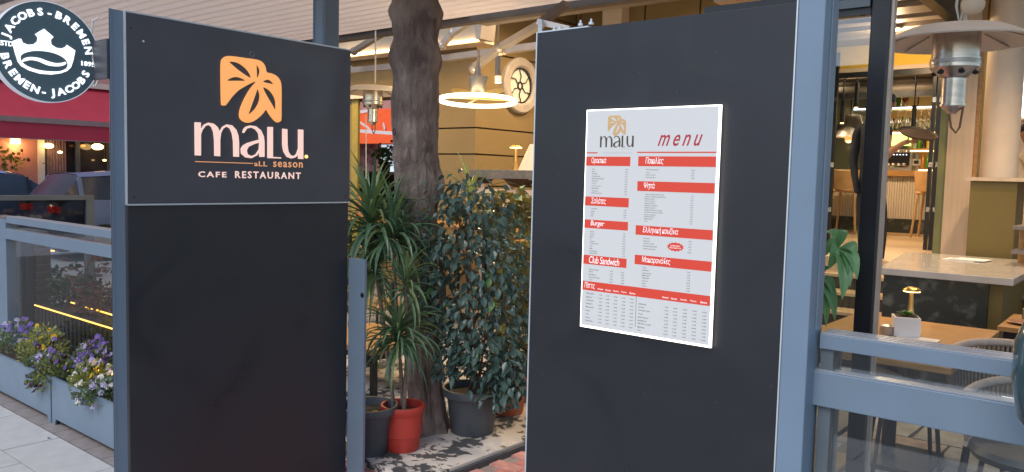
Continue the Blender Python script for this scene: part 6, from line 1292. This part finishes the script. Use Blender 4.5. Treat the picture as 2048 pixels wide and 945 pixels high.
# ================================================================== ROPE CHAIRS by the right railing
terra_m = mat('terracotta_cushion', (.34, .17, .12), .8)
def rope_chair(label, c_, rz, r_=.27, zt_=.80, cush=dkpot_m):
    t = thing('rope_chair', label, 'chair', (c_[0], c_[1], 0), 'rope armchairs'); C0 = Vector((c_[0], c_[1], 0))
    def P(a_, rr, z): a_ += rz; return C0 + Vector((math.cos(a_) * rr, math.sin(a_) * rr, z))
    A = [R_(-110) + R_(220) * i / 24 for i in range(25)]
    MB().tube([P(a_, r_ * 1.08, zt_ - .10 * (abs(a_) / R_(110)) ** 2) for a_ in A], .022, 10).build('top_frame', wick2_m, t, smooth=True)
    MB().tube([P(a_, r_ * .98, .44) for a_ in A], .014, 8).build('seat_frame', wick2_m, t, smooth=True)
    mb = MB()
    for i in range(49): a_ = R_(-108) + R_(216) * i / 48; mb.tube([P(a_, r_ * 1.08, zt_ - .10 * (abs(a_) / R_(110)) ** 2), P(a_, r_ * .98, .44)], .007, 5)
    mb.build('rope_weave', wick_m, t, kind='stuff'); MB().lathe([(0, .47), (r_ * .9, .465), (r_ * .96, .44), (r_ * .9, .41), (0, .41)], C0, 28).build('cushion', cush, t, smooth=True)
    for k in range(4): a_ = R_(45 + 90 * k); MB().tube([P(a_, r_ * .8, .41), P(a_, r_ * 1.02, .006)], .012, 8).build('leg', black_m, t)
q = aZ(2020, 692, .80); rope_chair('taupe rope armchair between the honey wood table and the right railing', (q.x + .03, q.y - .20), R_(100))
q = aZ(2030, 772, .72); rope_chair('taupe rope armchair right behind the railing at the right edge', (q.x + .10, q.y - .12), R_(80), .27, .73)
q = aZ(1815, 745, .60); rope_chair('rope armchair with terracotta cushion under the honey wood table edge', (q.x - .02, q.y + .10), R_(200), .24, .64, terra_m)
q = aZ(1668, 880, .2); hs = thing('hairpin_stool', 'small stool on thin black hairpin legs behind the rail next to the blue post', 'stool', (-1.18, 3.45, 0)); box('seat', wood_m, hs, -1.36, -1.0, 3.28, 3.62, .44, .47, bevel=.008)
for sx, sy in ((0, 0), (1, 0), (0, 1), (1, 1)): x_ = -1.32 + .28 * sx; y_ = 3.32 + .26 * sy; MB().tube([(x_ - .03, y_, .439), (x_ + (.05 if sx else -.05), y_ + (.04 if sy else -.04), .006), (x_ + .03, y_, .439)], .006, 6).build('leg', black_m, hs)
# glazed bowl at the right edge, standing on its own tall stand by the rail
q = aY(2128, 742, 2.2); gb = thing('glazed_vessel', 'dark blue-green rounded glazed vessel cut off by the right edge, in front of the railing', 'vase', (q.x, 2.2, q.z - .17)); MB().lathe([(0, -.17), (.05, -.165), (.085, -.12), (.102, -.03), (.10, .06), (.075, .13), (.045, .165), (.05, .19), (.042, .19), (.038, .16), (0, .15)], (q.x, 2.2, q.z), 48).build('body', glob_m, gb, smooth=True)
gst = thing('vessel_stand', 'slim stand carrying the blue-green vessel', 'stand', (q.x, 2.2, 0)); MB().tube([(q.x, 2.2, .02), (q.x, 2.2, q.z - .172)], .018, 12).build('pole', black_m, gst); MB().lathe([(0, .02), (.16, .015), (.17, 0)], (q.x, 2.2, -.006), 32).build('foot', black_m, gst)
